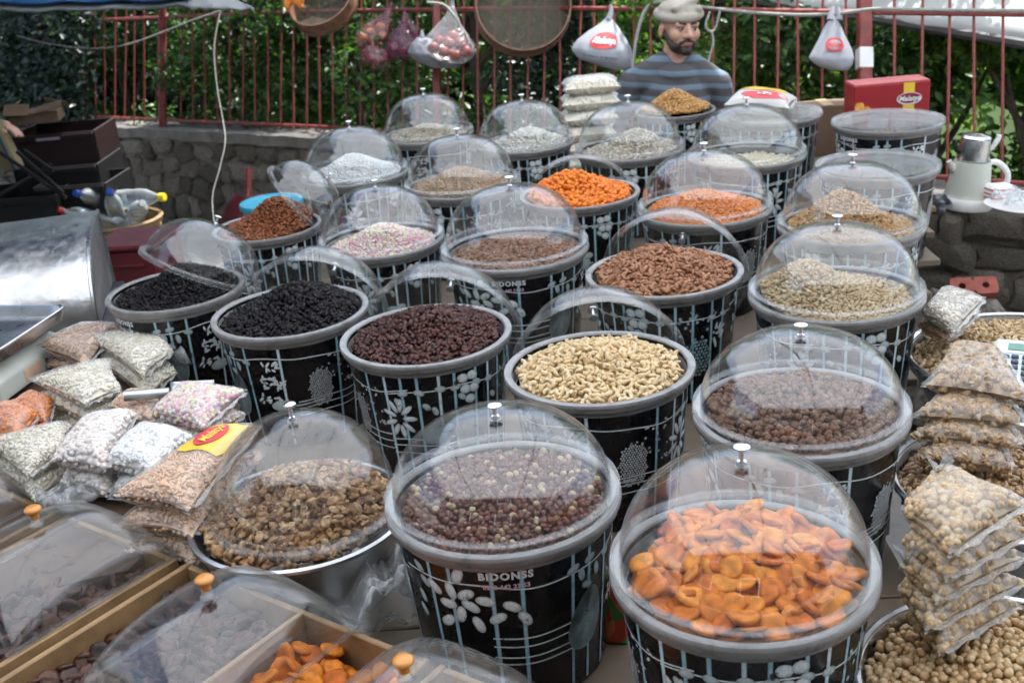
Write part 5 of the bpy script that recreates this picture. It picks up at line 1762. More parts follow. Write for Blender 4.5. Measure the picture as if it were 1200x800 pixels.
# ------------------------------------------------------------------ dark corner: basket of bottles, crates, bucket, scoop
def ground_at(px, py):
    return onp(px, py, 0)
# wicker basket
Pb = at(146, 292, 6.0)
bs = thing('wicker_basket', 'round tan wicker basket full of empty bottles', 'basket', frame(Pb))
M_WICK = plain('wicker', (.24, .155, .065), .7, var=.3, scale=30, bump=.4)
Rb_ = .215
bh = .15
for j in range(9):
    z = .01 + j * bh / 8
    rad = Rb_ * (.80 + .20 * j / 8)
    MB().tube([(rad * math.cos(a) * (1 + .012 * math.sin(a * 14 + j * 3.14)), rad * math.sin(a) * (1 + .012 * math.sin(a * 14 + j * 3.14)), z) for a in np.linspace(0, 2 * math.pi, 57)], .0105, 6, cap=False).build('woven_strand', M_WICK, bs)
MB().lathe([(.001, .004), (Rb_ * .8, .004), (Rb_ * .8, .0), (.001, 0)], 30).build('bottom', M_WICK, bs)
MB().lathe([(Rb_ * .99, bh + .012), (Rb_ * 1.03, bh + .022), (Rb_ * 1.07, bh + .012), (Rb_ * 1.03, bh + .002)], 40, closed=True).build('rim', M_WICK, bs)
bst = thing('plastic_crate', 'dark plastic crate under the wicker basket', 'crate', frame(Pb - _ez * .006))
gh = (Pb.z - gz(Pb.x)) - .012
MB().box((0, 0, -.012), (.40, .36, .022), bev=.003).build('top', M_BLACK, bst)
for sx in (-1, 1):
    MB().box((sx * .18, 0, -gh / 2 - .02), (.02, .34, gh - .05), bev=.002).build('side', M_BLACK, bst)
    MB().box((0, sx * .165, -gh / 2 - .02), (.335, .02, gh - .07), bev=.002).build('side', M_BLACK, bst)
def bottle(M, lab, capc, s=1.0):
    t = thing('plastic_bottle', lab, 'bottle', M @ Matrix.Diagonal((s, s, s, 1)), 'empty bottles in the wicker basket')
    MB().lathe([(.001, .002), (.030, 0), (.036, .008), (.036, .03), (.034, .045), (.036, .06), (.034, .09), (.036, .12), (.034, .15), (.036, .17), (.033, .20), (.018, .235), (.0125, .245), (.0125, .262), (.011, .262), (.011, .244), (.016, .233), (.031, .199), (.034, .168), (.034, .03), (.028, .004)], 24).build('bottle_body', M_PET, t)
    MB().lathe([(.001, .279), (.0135, .278), (.0150, .274), (.0150, .254), (.0130, .253)], 18).build('cap', capc, t)
M_CB, M_CY, M_CW, M_CR = plain('blue_cap', (.02, .09, .42), .35), plain('yellow_cap', (.70, .58, .03), .35), plain('white_cap', (.7, .7, .7), .35), plain('red_cap', (.45, .03, .03), .35)
def bt_at(px, py, t, ax, rz, lab, cp, s):
    q = Vector(ax).normalized().to_track_quat('Z', 'Y').to_matrix().to_4x4()
    bottle(Matrix.Translation(at(px, py, t)) @ q @ Matrix.Translation((0, 0, -.13 * s)), lab, cp, s)
bt_at(118, 232, 6.02, (-.35, -.85, .35), 0, 'clear bottle with blue cap lying on top of the basket', M_CB, 1.3)
bt_at(135, 246, 5.96, (.15, -.7, .75), 0, 'clear bottle with blue cap standing nearest in the basket', M_CB, 1.25)
bt_at(152, 233, 6.06, (.95, -.25, .12), 0, 'large clear bottle with yellow cap lying across the basket', M_CY, 1.45)
bt_at(160, 250, 5.96, (.45, -.75, .5), 0, 'bottle with white cap in the basket below the yellow capped one', M_CW, 1.3)
bt_at(108, 256, 5.96, (-.8, -.5, .4), 0, 'bottle with red cap in the basket beside the dark crates', M_CR, 1.2)
# maroon box with lid
Pm = onp(166, 312, .0)
Pm = at(168, 322, 5.1)
mbx = thing('lidded_box', 'dark maroon plastic box with a lid behind the small black raisins', 'box', frame(Pm, R_(-6)))
gh = Pm.z - gz(Pm.x)
MB().box((0, 0, -gh / 2 + .08), (.29, .30, gh + .155), bev=.012).build('body', M_MAROON, mbx)
MB().box((0, 0, .168), (.315, .325, .026), bev=.009).build('lid', M_MAROON, mbx)
MB().box((0, -.1535, .09), (.18, .008, .012), bev=.002).build('handle', M_MAROON, mbx)
# turquoise bucket with lid
Pk = at(322, 262, 5.3)
bk = thing('plastic_bucket', 'white bucket with a turquoise lid behind the amber raisins', 'bucket', frame(Pk))
MB().lathe([(.001, -.20), (.115, -.20), (.135, .075), (.138, .09), (.128, .09), (.11, -.19), (.001, -.19)], 40).build('body', plain('bucket_wall', (.55, .62, .70), .4, var=.05), bk)
MB().lathe([(.001, .104), (.122, .104), (.126, .111), (.144, .110), (.147, .104), (.147, .085), (.142, .085), (.139, .1)], 44).build('lid', M_BLUE, bk)
bks = thing('plastic_crate', 'dark plastic crate under the turquoise lidded bucket', 'crate', frame(Pk - _ez * .205))
gh = bks.matrix_world.translation.z - gz(Pk.x)
MB().box((0, 0, -.012), (.36, .34, .022), bev=.003).build('top', M_BLACK, bks)
for sx in (-1, 1):
    MB().box((sx * .165, 0, -gh / 2), (.02, .32, gh - .06), bev=.002).build('side', M_BLACK, bks)
# maroon scoop leaning by the wall
Ps = at(292, 268, 5.7)
sh = thing('garden_shovel', 'maroon shovel with a red upright handle leaning on the stone wall', 'shovel', upright(Ps, 0))
mb = MB()
mb.grid(lambda u, v: Vector(((u - .5) * .34 * (1 - .55 * v ** 2.2), -.10 * (1 - (2 * u - 1) ** 2) * (1 - .4 * v) + .05 * v, -.10 + .27 * v)), 15, 9)
o = mb.build('blade', M_MAROON, sh, smooth='all'); o.modifiers.new('thick', 'SOLIDIFY').thickness = .006
MB().tube([(0, -.01, .10), (0.003, .04, .20), (.006, .06, .30)], .016, 8).build('handle', M_RED, sh)
MB().tube([(0, .0, -.10), (0, .01, -Ps.z + gz(Ps.x) + .02)], .014, 8).build('stake', M_MAROON, sh)
# dark crates and boxes piled in the shade
def crate(px, py, t, d, lab, mat, rz=0, name='plastic_crate', down=True):
    P = at(px, py, t)
    c = thing(name, lab, 'crate', frame(P, rz))
    w, l, h = d
    if h is None: h = P.z - gz(P.x) - .01
    th = .012
    MB().box((0, 0, -h + .006), (w, l, .012), bev=.002).build('bottom', mat, c)
    for s in (-1, 1):
        MB().box((s * (w / 2 - th / 2), 0, -h / 2 + .003), (th, l, h - .014), bev=.003).build('side_wall', mat, c)
        MB().box((0, s * (l / 2 - th / 2), -h / 2 + .003), (w - 2 * th - .002, th, h - .016), bev=.003).build('end_wall', mat, c)
    MB().box((0, -l / 2 - .004, -.028), (w * .96, .012, .03), bev=.004).build('lip', mat, c)
    return c
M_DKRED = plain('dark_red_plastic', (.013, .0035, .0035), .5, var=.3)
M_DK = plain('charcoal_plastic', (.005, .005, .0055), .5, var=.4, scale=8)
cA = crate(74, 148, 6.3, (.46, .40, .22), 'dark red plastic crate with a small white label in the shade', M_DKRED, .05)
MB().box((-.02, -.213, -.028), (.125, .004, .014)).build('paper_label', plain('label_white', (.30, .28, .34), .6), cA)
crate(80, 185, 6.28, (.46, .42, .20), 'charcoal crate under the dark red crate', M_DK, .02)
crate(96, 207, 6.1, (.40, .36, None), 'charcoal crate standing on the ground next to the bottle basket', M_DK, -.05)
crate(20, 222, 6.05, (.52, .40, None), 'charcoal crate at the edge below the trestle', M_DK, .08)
# torn tan carton on the crates
ct = thing('torn_carton', 'torn tan carton lying open on the dark red crate', 'carton', frame(at(45, 142, 6.35), .2))
mb = MB()
mb.box((0, 0, .03), (.26, .2, .06), bev=.003)
mb.build('body', M_CARD, ct)
for (x, y, rx, ry, w, l) in ((-.08, -.10, .5, .1, .13, .10), (.09, -.09, .3, -.2, .14, .08), (.10, .08, -.4, .3, .12, .09), (-.13, .05, .1, -.5, .09, .12)):
    MB().box((0, 0, 0), (w, l, .005)).build('flap', M_CARD, ct, Matrix.Translation((x, y, .085)) @ Matrix.Rotation(rx, 4, 'X') @ Matrix.Rotation(ry, 4, 'Y'))
# yellow packet with blue stripe at the edge
pk = thing('paper_packet', 'tan paper packet with a blue stripe leaning at the dark edge', 'packet', frame(at(4, 172, 5.9), -.2) @ Matrix.Rotation(R_(-14), 4, 'Y'))
MB().box((0, 0, 0), (.10, .07, .26), bev=.01).build('paper', plain('tan_paper', (.20, .165, .08), .7), pk)
MB().box((.028, -.002, 0), (.03, .072, .264), bev=.01).build('stripe', plain('blue_stripe', (.03, .08, .18), .6), pk)
# trestle legs crossing in the shade
tr = thing('folding_trestle', 'dark folding trestle with crossed metal legs in the shade', 'trestle', Matrix.Translation(at(40, 200, 5.7)))
o0 = at(40, 200, 5.7)
for a, b2 in (((-20, 165), (78, 232)), ((28, 176), (62, 200)), ((60, 192), (-20, 240)), ((20, 178), (74, 226))):
    MB().tube([at(*a, 5.7) - o0, at(*b2, 5.66) - o0], .010, 7).build('leg', M_DK, tr)
crumple('plastic_wrap', 'pale blue crumpled bag stuffed by the trestle', 'plastic', (42, 240), .42, (.20, .18), M_FILM2, 12, .14)
# metal scoop lying on the bags
Pscp = onp(172, 462, H_P + .125)
scp = thing('metal_scoop', 'shiny metal scoop with tube handle lying on the small bags', 'scoop', frame(Pscp, R_(10)) @ Matrix.Rotation(R_(4), 4, 'Y'))
MB().tube([(-.05, 0, 0), (0, 0, 0), (.05, .002, 0)], [.0125, .0125, .0115], 14).build('handle', M_STEELD, scp)
mb = MB()
mb.grid(lambda u, v: Vector((.05 + u * .10, .036 * (1 - .2 * u) * math.cos(math.pi * v + math.pi), .030 * math.sin(math.pi * v + math.pi) * (.5 + .5 * min(1, u * 2.5)) + .012)), 8, 11)
o = mb.build('scoop_blade', M_STEELD, scp, smooth='all'); o.modifiers.new('thick', 'SOLIDIFY').thickness = .0014
# printed packet standing between the two nearest tubs
pf = thing('printed_packet', 'narrow packet printed in red, green and white between the two nearest tubs', 'packet', frame(onp(716, 757, H_TAB) , R_(-12)))
k = N('tulip_print')
vz = k.n('TexVoronoi'); vz.inputs['Scale'].default_value = 34
tc = k.n('TexCoord'); k.l(tc.outputs['Object'], vz.inputs['Vector'])
rp = k.ramp([(0, (.45, .06, .03)), (.38, (.50, .10, .04)), (.5, (.05, .22, .05)), (.62, (.55, .16, .05)), (.72, (.75, .74, .70))], vz.outputs['Color'], 'CONSTANT')
M_TUL = k.fin(k.pbsdf(rp.outputs[0], .4).outputs[0])
MB().box((.0, .02, .070), (.060, .030, .138), bev=.004).build('wrapper', M_TUL, pf)
MB().box((.0, .02, .141), (.058, .010, .006), bev=.001).build('seam', M_WHITE, pf)
# ------------------------------------------------------------------ things hung on the railing
def fence_t(px):
    return 1024 / (lin(px, BX, BYv) - lin(px, TX, TYv))
def hang_shape(rows, t, depth=.5, seed=0, wr=.05):
    """rows: (y, x left, x right) down the bag; returns the surface function and its origin"""
    rs = random.Random(seed)
    o = at((rows[0][1] + rows[0][2]) / 2, rows[0][0], t)
    ys = [r[0] for r in rows]
    ph = [rs.uniform(0, 6) for _ in range(4)]
    def f(a, v):
        y = ys[0] + (ys[-1] - ys[0]) * v
        xl, xr = lin(y, ys, [r[1] for r in rows]), lin(y, ys, [r[2] for r in rows])
        c, hw = (xl + xr) / 2, (xr - xl) / 2
        ang = 2 * math.pi * a
        w = 1 + wr * math.sin(5 * ang + ph[0] + v * 3) * (.3 + v) + wr * .6 * math.sin(9 * ang + ph[1] - v * 5)
        ex = math.copysign(abs(math.sin(ang)) ** .8, math.sin(ang)) * hw * w
        ey = -math.cos(ang) * hw * depth * w
        p = at(c + ex, y, t) + Vector((0, ey * t / FPX, 0))
        return p - o
    return f, o
def hang_bag(name, lab, rows, t, mat, depth=.5, seed=0, handle=None, wr=.05, nv=22, group=None, part='sack'):
    f, o = hang_shape(rows, t, depth, seed, wr)
    th = thing(name, lab, 'bag', Matrix.Translation(o), group)
    mb = MB()
    mb.grid(lambda u, v: f(u, v), 36, nv, wrap=True)
    n = 36
    mb.F.append(tuple(range(n))[::-1]); mb.F.append(tuple((nv - 1) * n + k_ for k_ in range(n))); mb.m += [0, 0]
    mb.build(part, mat, th, smooth='all')
    for hnd in handle or []:
        MB().tube([at(x, y, t) - o for x, y in hnd], [.008 + .012 * (i / max(1, len(hnd) - 1)) for i in range(len(hnd))], 7).build('handle', mat, th)
    return th, f, o
def hang_print(th, f, a0, v0, ra, rv, mat, name, n=28, lift=.006):
    V = [f(a0, v0)]
    for ring in (.5, 1):
        for i in range(n):
            t = 2 * math.pi * i / n
            V.append(f(a0 + ra * ring * math.cos(t), v0 + rv * ring * math.sin(t)))
    V = [v + Vector((0, -lift, 0)) for v in V]
    F = [(0, 1 + i, 1 + (i + 1) % n) for i in range(n)] + [(1 + i, 1 + n + i, 1 + n + (i + 1) % n, 1 + (i + 1) % n) for i in range(n)]
    return obj(name, mesh(name, V, F, mat), th)
def hang_text(th, f, s, a0, v0, sa, sv, mat, lift=.010, shear=.25, rot=0.):
    V, F = text2d(s, 1.0, .025, shear)
    w = max(v[0] for v in V)
    P = []
    for v in V:
        x, y = v[0] / w, v[1]
        P.append(f(a0 + x * sa, v0 - y * sv + x * rot) + Vector((0, -lift, 0)))
    return obj('lettering', mesh('lettering', P, F, mat, False), th)
M_CARR = sheet_mat('carrier_bag_film', (.40, .42, .46), .3, .35, .06, 8)
M_LOGO = plain('logo_red', (.55, .03, .035), .4, var=.08)
M_NET = clear_mat('pink_film', tint=(.96, .74, .76), milk=.07, rough=.2, f0=.06, milkcol=(.66, .26, .34), bump=.6, bscale=50)
M_NETP = clear_mat('purple_film', tint=(.84, .55, .66), milk=.10, rough=.2, f0=.06, milkcol=(.40, .10, .26), bump=.6, bscale=50)
M_CLRB = clear_mat('thin_white_film', tint=(.94, .95, .96), milk=.13, rough=.2, f0=.06, milkcol=(.75, .76, .78), bump=.6, bscale=40)
tf = fence_t(437) - .15
th, f, o = hang_bag('carrier_bag', 'slumped white carrier bag with a red oval logo, hung left of the man', [(20, 711, 716), (28, 703, 722), (36, 690, 728), (48, 676, 735), (58, 671, 740), (68, 678, 742), (76, 700, 742), (81, 715, 738)], fence_t(706) - .2, M_CARR, .55, 1, [[(716, 6), (716, 14), (713, 24)]], .04)
hang_print(th, f, .003, .42, .085, .15, M_LOGO, 'red_oval')
hang_text(th, f, 'Malatya', .003, .42, .066, .16, M_WHITE, rot=.02)
hang_text(th, f, 'KURU YEMIS', -.03, .73, .09, .05, plain('dark_print', (.05, .06, .08), .5), shear=0, rot=.04)
th, f, o = hang_bag('carrier_bag', 'small white carrier bag with a round red mark, hung by the thick post', [(20, 974, 981), (30, 967, 985), (44, 960, 991), (58, 953, 997), (68, 948, 999), (76, 957, 998), (82, 972, 994)], fence_t(975) - .16, M_CARR, .5, 2, [[(976, 8), (975, 14), (973, 24)], [(982, 9), (983, 15), (983, 24)]], .05)
hang_print(th, f, .0, .50, .085, .13, M_LOGO, 'red_mark')
hang_print(th, f, .0, .50, .058, .088, M_CARR, 'white_ring', lift=.009)
hang_text(th, f, 'Malatya', .0, .50, .06, .13, M_LOGO, .012)
M_DKC = plain('dark_goods', (.10, .10, .12), .5, var=.3)
net1, f1, o1 = hang_bag('fruit_bag', 'pink clear bag of yellowish potatoes hung next to the small sieve', [(8, 456, 459), (18, 446, 460), (30, 428, 460), (42, 416, 457), (52, 418, 448), (60, 426, 444), (64, 432, 440)], tf, M_NET, .6, 3, [[(459, 2), (458, 9)]], .07)
net2, f2, o2 = hang_bag('fruit_bag', 'pink bag of reddish onions hanging below the potatoes', [(54, 430, 440), (60, 425, 455), (68, 424, 461), (76, 430, 459), (81, 438, 452)], tf - .06, M_NET, .6, 4, [[(436, 46), (437, 55)]], .06)
net3, f3, o3 = hang_bag('fruit_bag', 'purple clear bag of dark onions in the middle of the hanging bags', [(26, 470, 476), (36, 462, 482), (46, 455, 492), (56, 451, 492), (64, 456, 488), (69, 464, 482)], tf - .12, M_NETP, .6, 5, [[(474, 12), (473, 27)]], .07)
net4, f4, o4 = hang_bag('fruit_bag', 'pink clear bag of pale peaches right of the dark onions', [(20, 474, 479), (28, 476, 488), (36, 476, 496), (46, 478, 502), (54, 480, 499), (60, 484, 494)], tf - .03, M_NET, .6, 6, [[(476, 9), (476, 21)]], .07)
ta = fence_t(527) - .28
net5, f5, o5 = hang_bag('fruit_bag', 'clear white bag full of red apples hung over the back lids', [(8, 527, 532), (18, 522, 536), (30, 512, 541), (42, 502, 549), (52, 497, 556), (62, 500, 557), (70, 512, 552), (74, 522, 545)], ta, M_CLRB, .6, 7, [[(530, -2), (529, 9)]], .06)
net6, f6, o6 = hang_bag('carrier_bag', 'grey bag sagging behind the bag of red apples', [(44, 488, 500), (52, 482, 528), (62, 480, 545), (72, 490, 546), (79, 505, 538)], ta + .16, plain('grey_film', (.22, .23, .26), .4, var=.2, scale=20), .5, 8, [[(494, 36), (495, 45)]], .06)
def fruit_in(rows_px, t, r_px, mat, name, lab, cat, grp, sq=.92):
    for i, (x, y, dy) in enumerate(rows_px):
        r = r_px * t / FPX * random.uniform(.9, 1.08)
        V, F = ball(14, 10, lambda v: Vector((v.x * r, v.y * r, v.z * r * sq * (1 - .25 * math.exp(-(v.x ** 2 + v.y ** 2) * 9)))))
        o = obj(name, mesh(name, V, [tuple(q) for q in F], mat), None, Matrix.Translation(at(x, y, t) + Vector((0, dy * r, 0))) @ Matrix.Rotation(random.uniform(-.5, .5), 4, 'X') @ Matrix.Rotation(random.uniform(-.5, .5), 4, 'Y'))
        tag(o, lab, cat, grp)
M_APP = piece_mat('apple_skin', [(.34, .03, .035), (.45, .06, .05), (.40, .10, .06)], .35, .3, 20, .05)
M_POT = piece_mat('potato_skin', [(.55, .30, .10), (.60, .38, .14), (.48, .24, .10)], .5, .3, 30, .2)
M_ONI = piece_mat('onion_skin', [(.20, .05, .06), (.30, .09, .08), (.15, .03, .05)], .4, .3, 30, .1)
M_PEA = piece_mat('peach_skin', [(.55, .22, .16), (.50, .15, .12)], .5, .3, 25, .1)
fruit_in([(508, 56, -.3), (521, 60, -.8), (534, 64, -.8), (546, 60, -.4), (526, 50, -.2), (540, 50, -.3), (514, 48, .3), (530, 42, .3)], ta, 7.2, M_APP, 'apple', 'red apple inside the clear hanging bag', 'apple', 'apples in the hanging bag')
fruit_in([(426, 44, -.2), (438, 47, -.6), (448, 42, -.3), (434, 38, .2), (446, 32, .3)], tf, 6.2, M_POT, 'potato', 'yellowish potato in the pink bag by the small sieve', 'potato', 'potatoes in the hanging bag')
fruit_in([(434, 68, -.3), (445, 71, -.4), (453, 67, -.1)], tf - .06, 6.0, M_ONI, 'onion', 'reddish onion in the pink bag below the potatoes', 'onion', 'onions in the lower pink bag')
fruit_in([(461, 56, -.3), (472, 60, -.5), (482, 55, -.3), (470, 48, .1)], tf - .12, 6.4, M_ONI, 'dark_onion', 'dark onion in the purple hanging bag', 'onion', 'onions in the purple bag')
fruit_in([(487, 44, -.2), (494, 48, -.3), (489, 52, -.4)], tf - .03, 4.6, M_PEA, 'peach', 'pale peach in the pink bag right of the dark onions', 'peach', 'peaches in the hanging bag')

# round wooden sieves
k = N('wire_mesh')
tc = k.n('TexCoord')
wx_ = k.n('TexWave', wave_type='BANDS', bands_direction='X'); wy_ = k.n('TexWave', wave_type='BANDS', bands_direction='Y')
for w_ in (wx_, wy_):
    w_.inputs['Scale'].default_value = 70; k.l(tc.outputs['Object'], w_.inputs['Vector'])
mxx = k.n('Math', operation='MAXIMUM'); k.l(wx_.outputs['Fac'], mxx.inputs[0]); k.l(wy_.outputs['Fac'], mxx.inputs[1])
gt = k.n('Math', operation='GREATER_THAN'); gt.inputs[1].default_value = .62; k.l(mxx.outputs[0], gt.inputs[0])
tr_ = k.n('BsdfTransparent'); pb = k.pbsdf((.10, .085, .06), .6, .3)
ms_ = k.n('MixShader'); k.l(gt.outputs[0], ms_.inputs[0]); k.l(tr_.outputs[0], ms_.inputs[1]); k.l(pb.outputs[0], ms_.inputs[2])
M_MESH = k.fin(ms_.outputs[0])
M_HOOP = plain('sieve_hoop_wood', (.17, .085, .05), .5, var=.3, scale=20, bump=.2)
def sieve(px, py, t, R, h, ax, lab):
    q = Vector(ax).normalized().to_track_quat('Z', 'Y').to_matrix().to_4x4()
    s = thing('round_sieve', lab, 'sieve', Matrix.Translation(at(px, py, t)) @ q, 'sieves hung on the railing')
    MB().lathe([(R - .009, h / 2), (R, h / 2), (R, -h / 2), (R - .009, -h / 2)], 56, closed=True).build('hoop', M_HOOP, s)
    MB().lathe([(R + .0005, -h / 2 + .004), (R + .006, -h / 2 + .004), (R + .006, -h / 2 + .032), (R + .0005, -h / 2 + .032)], 56, closed=True).build('outer_band', M_HOOP, s)
    mb = MB()
    mb.lathe([(.004, -h / 2 + .006), (R * .5, -h / 2 + .006), (R - .010, -h / 2 + .006)], 40)
    mb.build('wire_mesh', M_MESH, s)
sieve(613, 8, fence_t(613) - .22, .265, .105, (.04, -.90, .42), 'big round wooden sieve hung on the railing right of the apples')
sieve(379, 6, fence_t(379) - .25, .215, .10, (-.28, -.62, .72), 'smaller round wooden sieve hung tilted left of the potatoes')
o = at(347, 0, 6.9)
og = thing('orange_rag', 'bit of orange cloth tied to the railing above the small sieve', 'cloth', Matrix.Translation(o))
mb = MB(); mb.grid(lambda u, v: at(333 + 22 * u, -12 + 20 * v + 4 * math.sin(u * 9), 6.9) - o + Vector((0, .02 * math.sin(u * 11 + v * 5), 0)), 12, 8)
oo = mb.build('cloth', plain('orange_cloth', (.60, .20, .03), .7), og, smooth='all'); oo.modifiers.new('thick', 'SOLIDIFY').thickness = .006

# ropes and wires
def rope(name, lab, pts, r=.008, mat=None, cat='rope'):
    P = [at(*p) for p in pts]
    o = P[0]
    ob = MB().tube([p - o for p in bez(P, 6)], r, 7).build(name, mat or M_ROPE, None, Matrix.Translation(o))
    return tag(ob, lab, cat)
rope('rope', 'white rope hanging down from the rail to the stone wall, knotted near its foot', [(258, 14, 6.7), (251, 55, 6.66), (254, 100, 6.62), (261, 140, 6.58), (264, 165, 6.5), (258, 195, 6.45), (249, 230, 6.4), (251, 262, 6.35)], .0036)
rope('rope', 'thin white line sagging from the rail towards the dark corner', [(258, 13, 6.7), (225, 24, 6.7), (190, 38, 6.7), (150, 52, 6.7), (110, 57, 6.75), (60, 52, 6.8), (20, 42, 6.9)], .0042)
rope('cable', 'cream cable running along the top rail to the right', [(826, 9, 5.9), (880, 15, 5.72), (940, 18, 5.55), (985, 16, 5.42), (1025, 11, 5.3), (1090, 12, 5.15), (1210, 13, 4.95)], .009)
rope('cable', 'cream cable looping down from the rail behind the man', [(826, 9, 5.9), (800, 6, 5.9), (768, 3, 5.95), (756, 12, 5.95), (748, 35, 5.95), (742, 70, 5.95), (738, 110, 5.95)], .009)
rope('wire_hook', 'bent white wire hook hanging from the rail right of the cap', [(832, 14, 5.8), (827, 30, 5.8), (832, 37, 5.8), (838, 34, 5.8), (842, 20, 5.8), (844, 12, 5.8)], .006, cat='hook')
rope('wire', 'white twisted wire hanging straight down right of the man', [(834, 37, 5.8), (836, 50, 5.8), (832, 65, 5.8), (829, 80, 5.8)], .006, cat='wire')
rope('rope', 'loop of pale string tying the fruit bags to the rail', [(500, 3, 6.3), (520, 6, 6.3), (530, 16, 6.28), (534, 22, 6.28)], .008)

# ------------------------------------------------------------------ behind the tubs
# red cardboard box
pB = at(1050, 137, 4.86)
w = 89 * 4.86 / FPX
pb_ = thing('cardboard_box', 'red cardboard box with yellow ribbon print and white lettering behind the open tub', 'box', frame(Vector((pB.x, pB.y, 0)) + Vector((0, 0, H_TAB + SLOPE * pB.x)), R_(2)))
top = at(1050, 95, 4.86).z - (H_TAB + SLOPE * pB.x)
M_RBOX = plain('red_carton_print', (.30, .012, .018), .45, var=.06)
MB().box((0, .07, top / 2), (w, .14, top - .002), bev=.004).build('carton', M_RBOX, pb_)
MB().box((0, .07, top + .0015), (w * .98, .136, .005), bev=.001).build('top_flap', plain('carton_flap', (.42, .12, .12), .6), pb_)
def decal(name, pts, mat, par, y):
    V = [Vector((x, y, z)) for x, z in pts]
    return obj(name, mesh(name, V, [tuple(range(len(V)))], mat, False), par)
s_ = 4.86 / FPX
zz = lambda py: top - (py - 97) * s_
xx = lambda px: (px - 1046) * s_
decal('yellow_ribbon', [(xx(1059), zz(134)), (xx(1065.5), zz(129.5)), (xx(1072), zz(134)), (xx(1072), zz(97.5)), (xx(1059), zz(97.5))], M_PYEL, pb_, -.0018)
ov = [(xx(1066) + .052 * 1.03 * math.cos(a), zz(116) + .026 * math.sin(a)) for a in np.linspace(0, 2 * math.pi, 28, endpoint=False)]
decal('white_oval', ov, M_INK, pb_, -.0030)
ov = [(xx(1066) + .048 * math.cos(a), zz(115.5) + .022 * math.sin(a)) for a in np.linspace(0, 2 * math.pi, 28, endpoint=False)]
decal('dark_oval', ov, plain('deep_red_print', (.22, .01, .03), .4), pb_, -.0042)
Vt, Ft = text2d('Malatya', .030, .0008, .25)
obj('lettering', mesh('lettering', [Vector((xx(1066) + v[0], -.0058, zz(116) + v[1])) for v in Vt], Ft, M_WHITE, False), pb_)
M_BISC = plain('biscuit_print', (.70, .36, .06), .5, var=.4, scale=60)
rs = random.Random(5)
for i, (x, z, r) in enumerate(((1008, 122, .022), (1017, 126, .018), (1006, 134, .020), (1016, 137, .02), (1026, 134, .014), (1010, 143, .02), (1022, 144, .018), (1032, 141, .012))):
    decal('biscuit_picture', [(xx(x) + r * math.cos(a) * rs.uniform(.85, 1.1), zz(z) + r * math.sin(a) * rs.uniform(.85, 1.1)) for a in np.linspace(0, 2 * math.pi, 12, endpoint=False)], M_BISC, pb_, -.0018 - i * .0004)
# brown carton beside it
pC = at(975, 138, 5.2)
cb = thing('cardboard_box', 'plain brown cardboard box low between the thick post and the open tubs', 'box', frame(Vector((pC.x, pC.y, H_TAB + SLOPE * pC.x))))
hC = at(975, 123, 5.2).z - cb.matrix_world.translation.z
MB().box((0, .08, hC / 2), (.30, .16, hC), bev=.004).build('carton', M_CARD, cb)
MB().box((0, .08, hC + .002), (.05, .161, .002)).build('tape', plain('packing_tape', (.48, .36, .22), .25), cb)
# printed sack lying on the open tub X
bagX = [(848, 124), (862, 110), (934, 116), (926, 128)]
t, fo_, q = bag(bagX, H_RIM + .060, .085, 'bagseed', 'bagcream', 'bag', 'white sack with red and yellow print lying on the open tub', 200, seed=500, film=sheet_mat('printed_film', (.74, .73, .70), .2, .35), group=None)
flat_print(t, fo_, .08, .22, .44, .98, 'oval', M_PRED, 'red_print', .006)
flat_print(t, fo_, .50, .15, .88, .90, 'oval', M_PYEL, 'yellow_print', .006)
bag_text(t, fo_, 'Ev', .26, .60, .10, -.30, M_WHITE, lift=.009)
# pile of white sacks left of the man
pS = at(690, 100, 4.98)
zt = H_TAB + SLOPE * pS.x
hS = at(690, 90, 4.98).z - zt
n = 7
for i in range(n):
    hh = hS / n
    h = H_TAB + hS - hh * (i + .5)
    w = .128 + (.006 if i % 2 else 0)
    c = Vector((pS.x + random.uniform(-.012, .012), pS.y, 0))
    quad = [proj_px(Vector((c.x + sx * w, c.y + sy * .10, h + SLOPE * (c.x + sx * w)))) for sx, sy in ((-1, -1), (1, -1), (1, 1), (-1, 1))]
    bag(quad, h, hh * 1.12, 'bagseed', 'bagcream', 'bag', 'sack of pale seeds ' + ('on top of the tall pile left of the man' if i == 0 else ('second', 'third', 'fourth', 'fifth', 'sixth', 'lowest')[i - 1] + ' from the top in the tall pile left of the man' if i < 6 else 'at the bottom of the tall pile left of the man'), 420, group='sacks piled left of the man', seed=520 + i, film=M_FILM2)
# kettle with a teapot, on the wall
tk = 4.72
Pk = at(1131, 243, tk)
s_ = tk / FPX
kt = thing('tea_kettle', 'cream plastic kettle with a steel teapot on top, standing on the stone wall', 'kettle', upright(Pk, R_(4)))
r = 26 * s_
MB().lathe([(.001, .002), (r * 1.06, .002), (r * 1.10, .012), (r * 1.08, 12 * s_), (r * 1.0, 14 * s_), (r * .95, 20 * s_), (r * .80, 53 * s_), (r * .77, 55.5 * s_), (r * .68, 55.5 * s_), (.001, 55 * s_)], 40).build('body', plain('kettle_body', (.52, .54, .47), .35, var=.04), kt)
MB().lathe([(r * 1.075, .004), (r * 1.115, .010), (r * 1.10, 11.5 * s_), (r * 1.03, 14.5 * s_), (r * 1.01, 13 * s_), (r * 1.06, 11 * s_)], 40, closed=True).build('base', M_WHITE, kt)
MB().tube(bez([(r * .72, -.01, 54 * s_), (r * 1.15, -.01, 53 * s_), (r * 1.62, -.01, 42 * s_), (r * 1.66, -.01, 27 * s_), (r * 1.35, -.01, 13 * s_), (r * .95, -.01, 8 * s_)], 5), .0125, 10).build('handle', M_WHITE, kt)
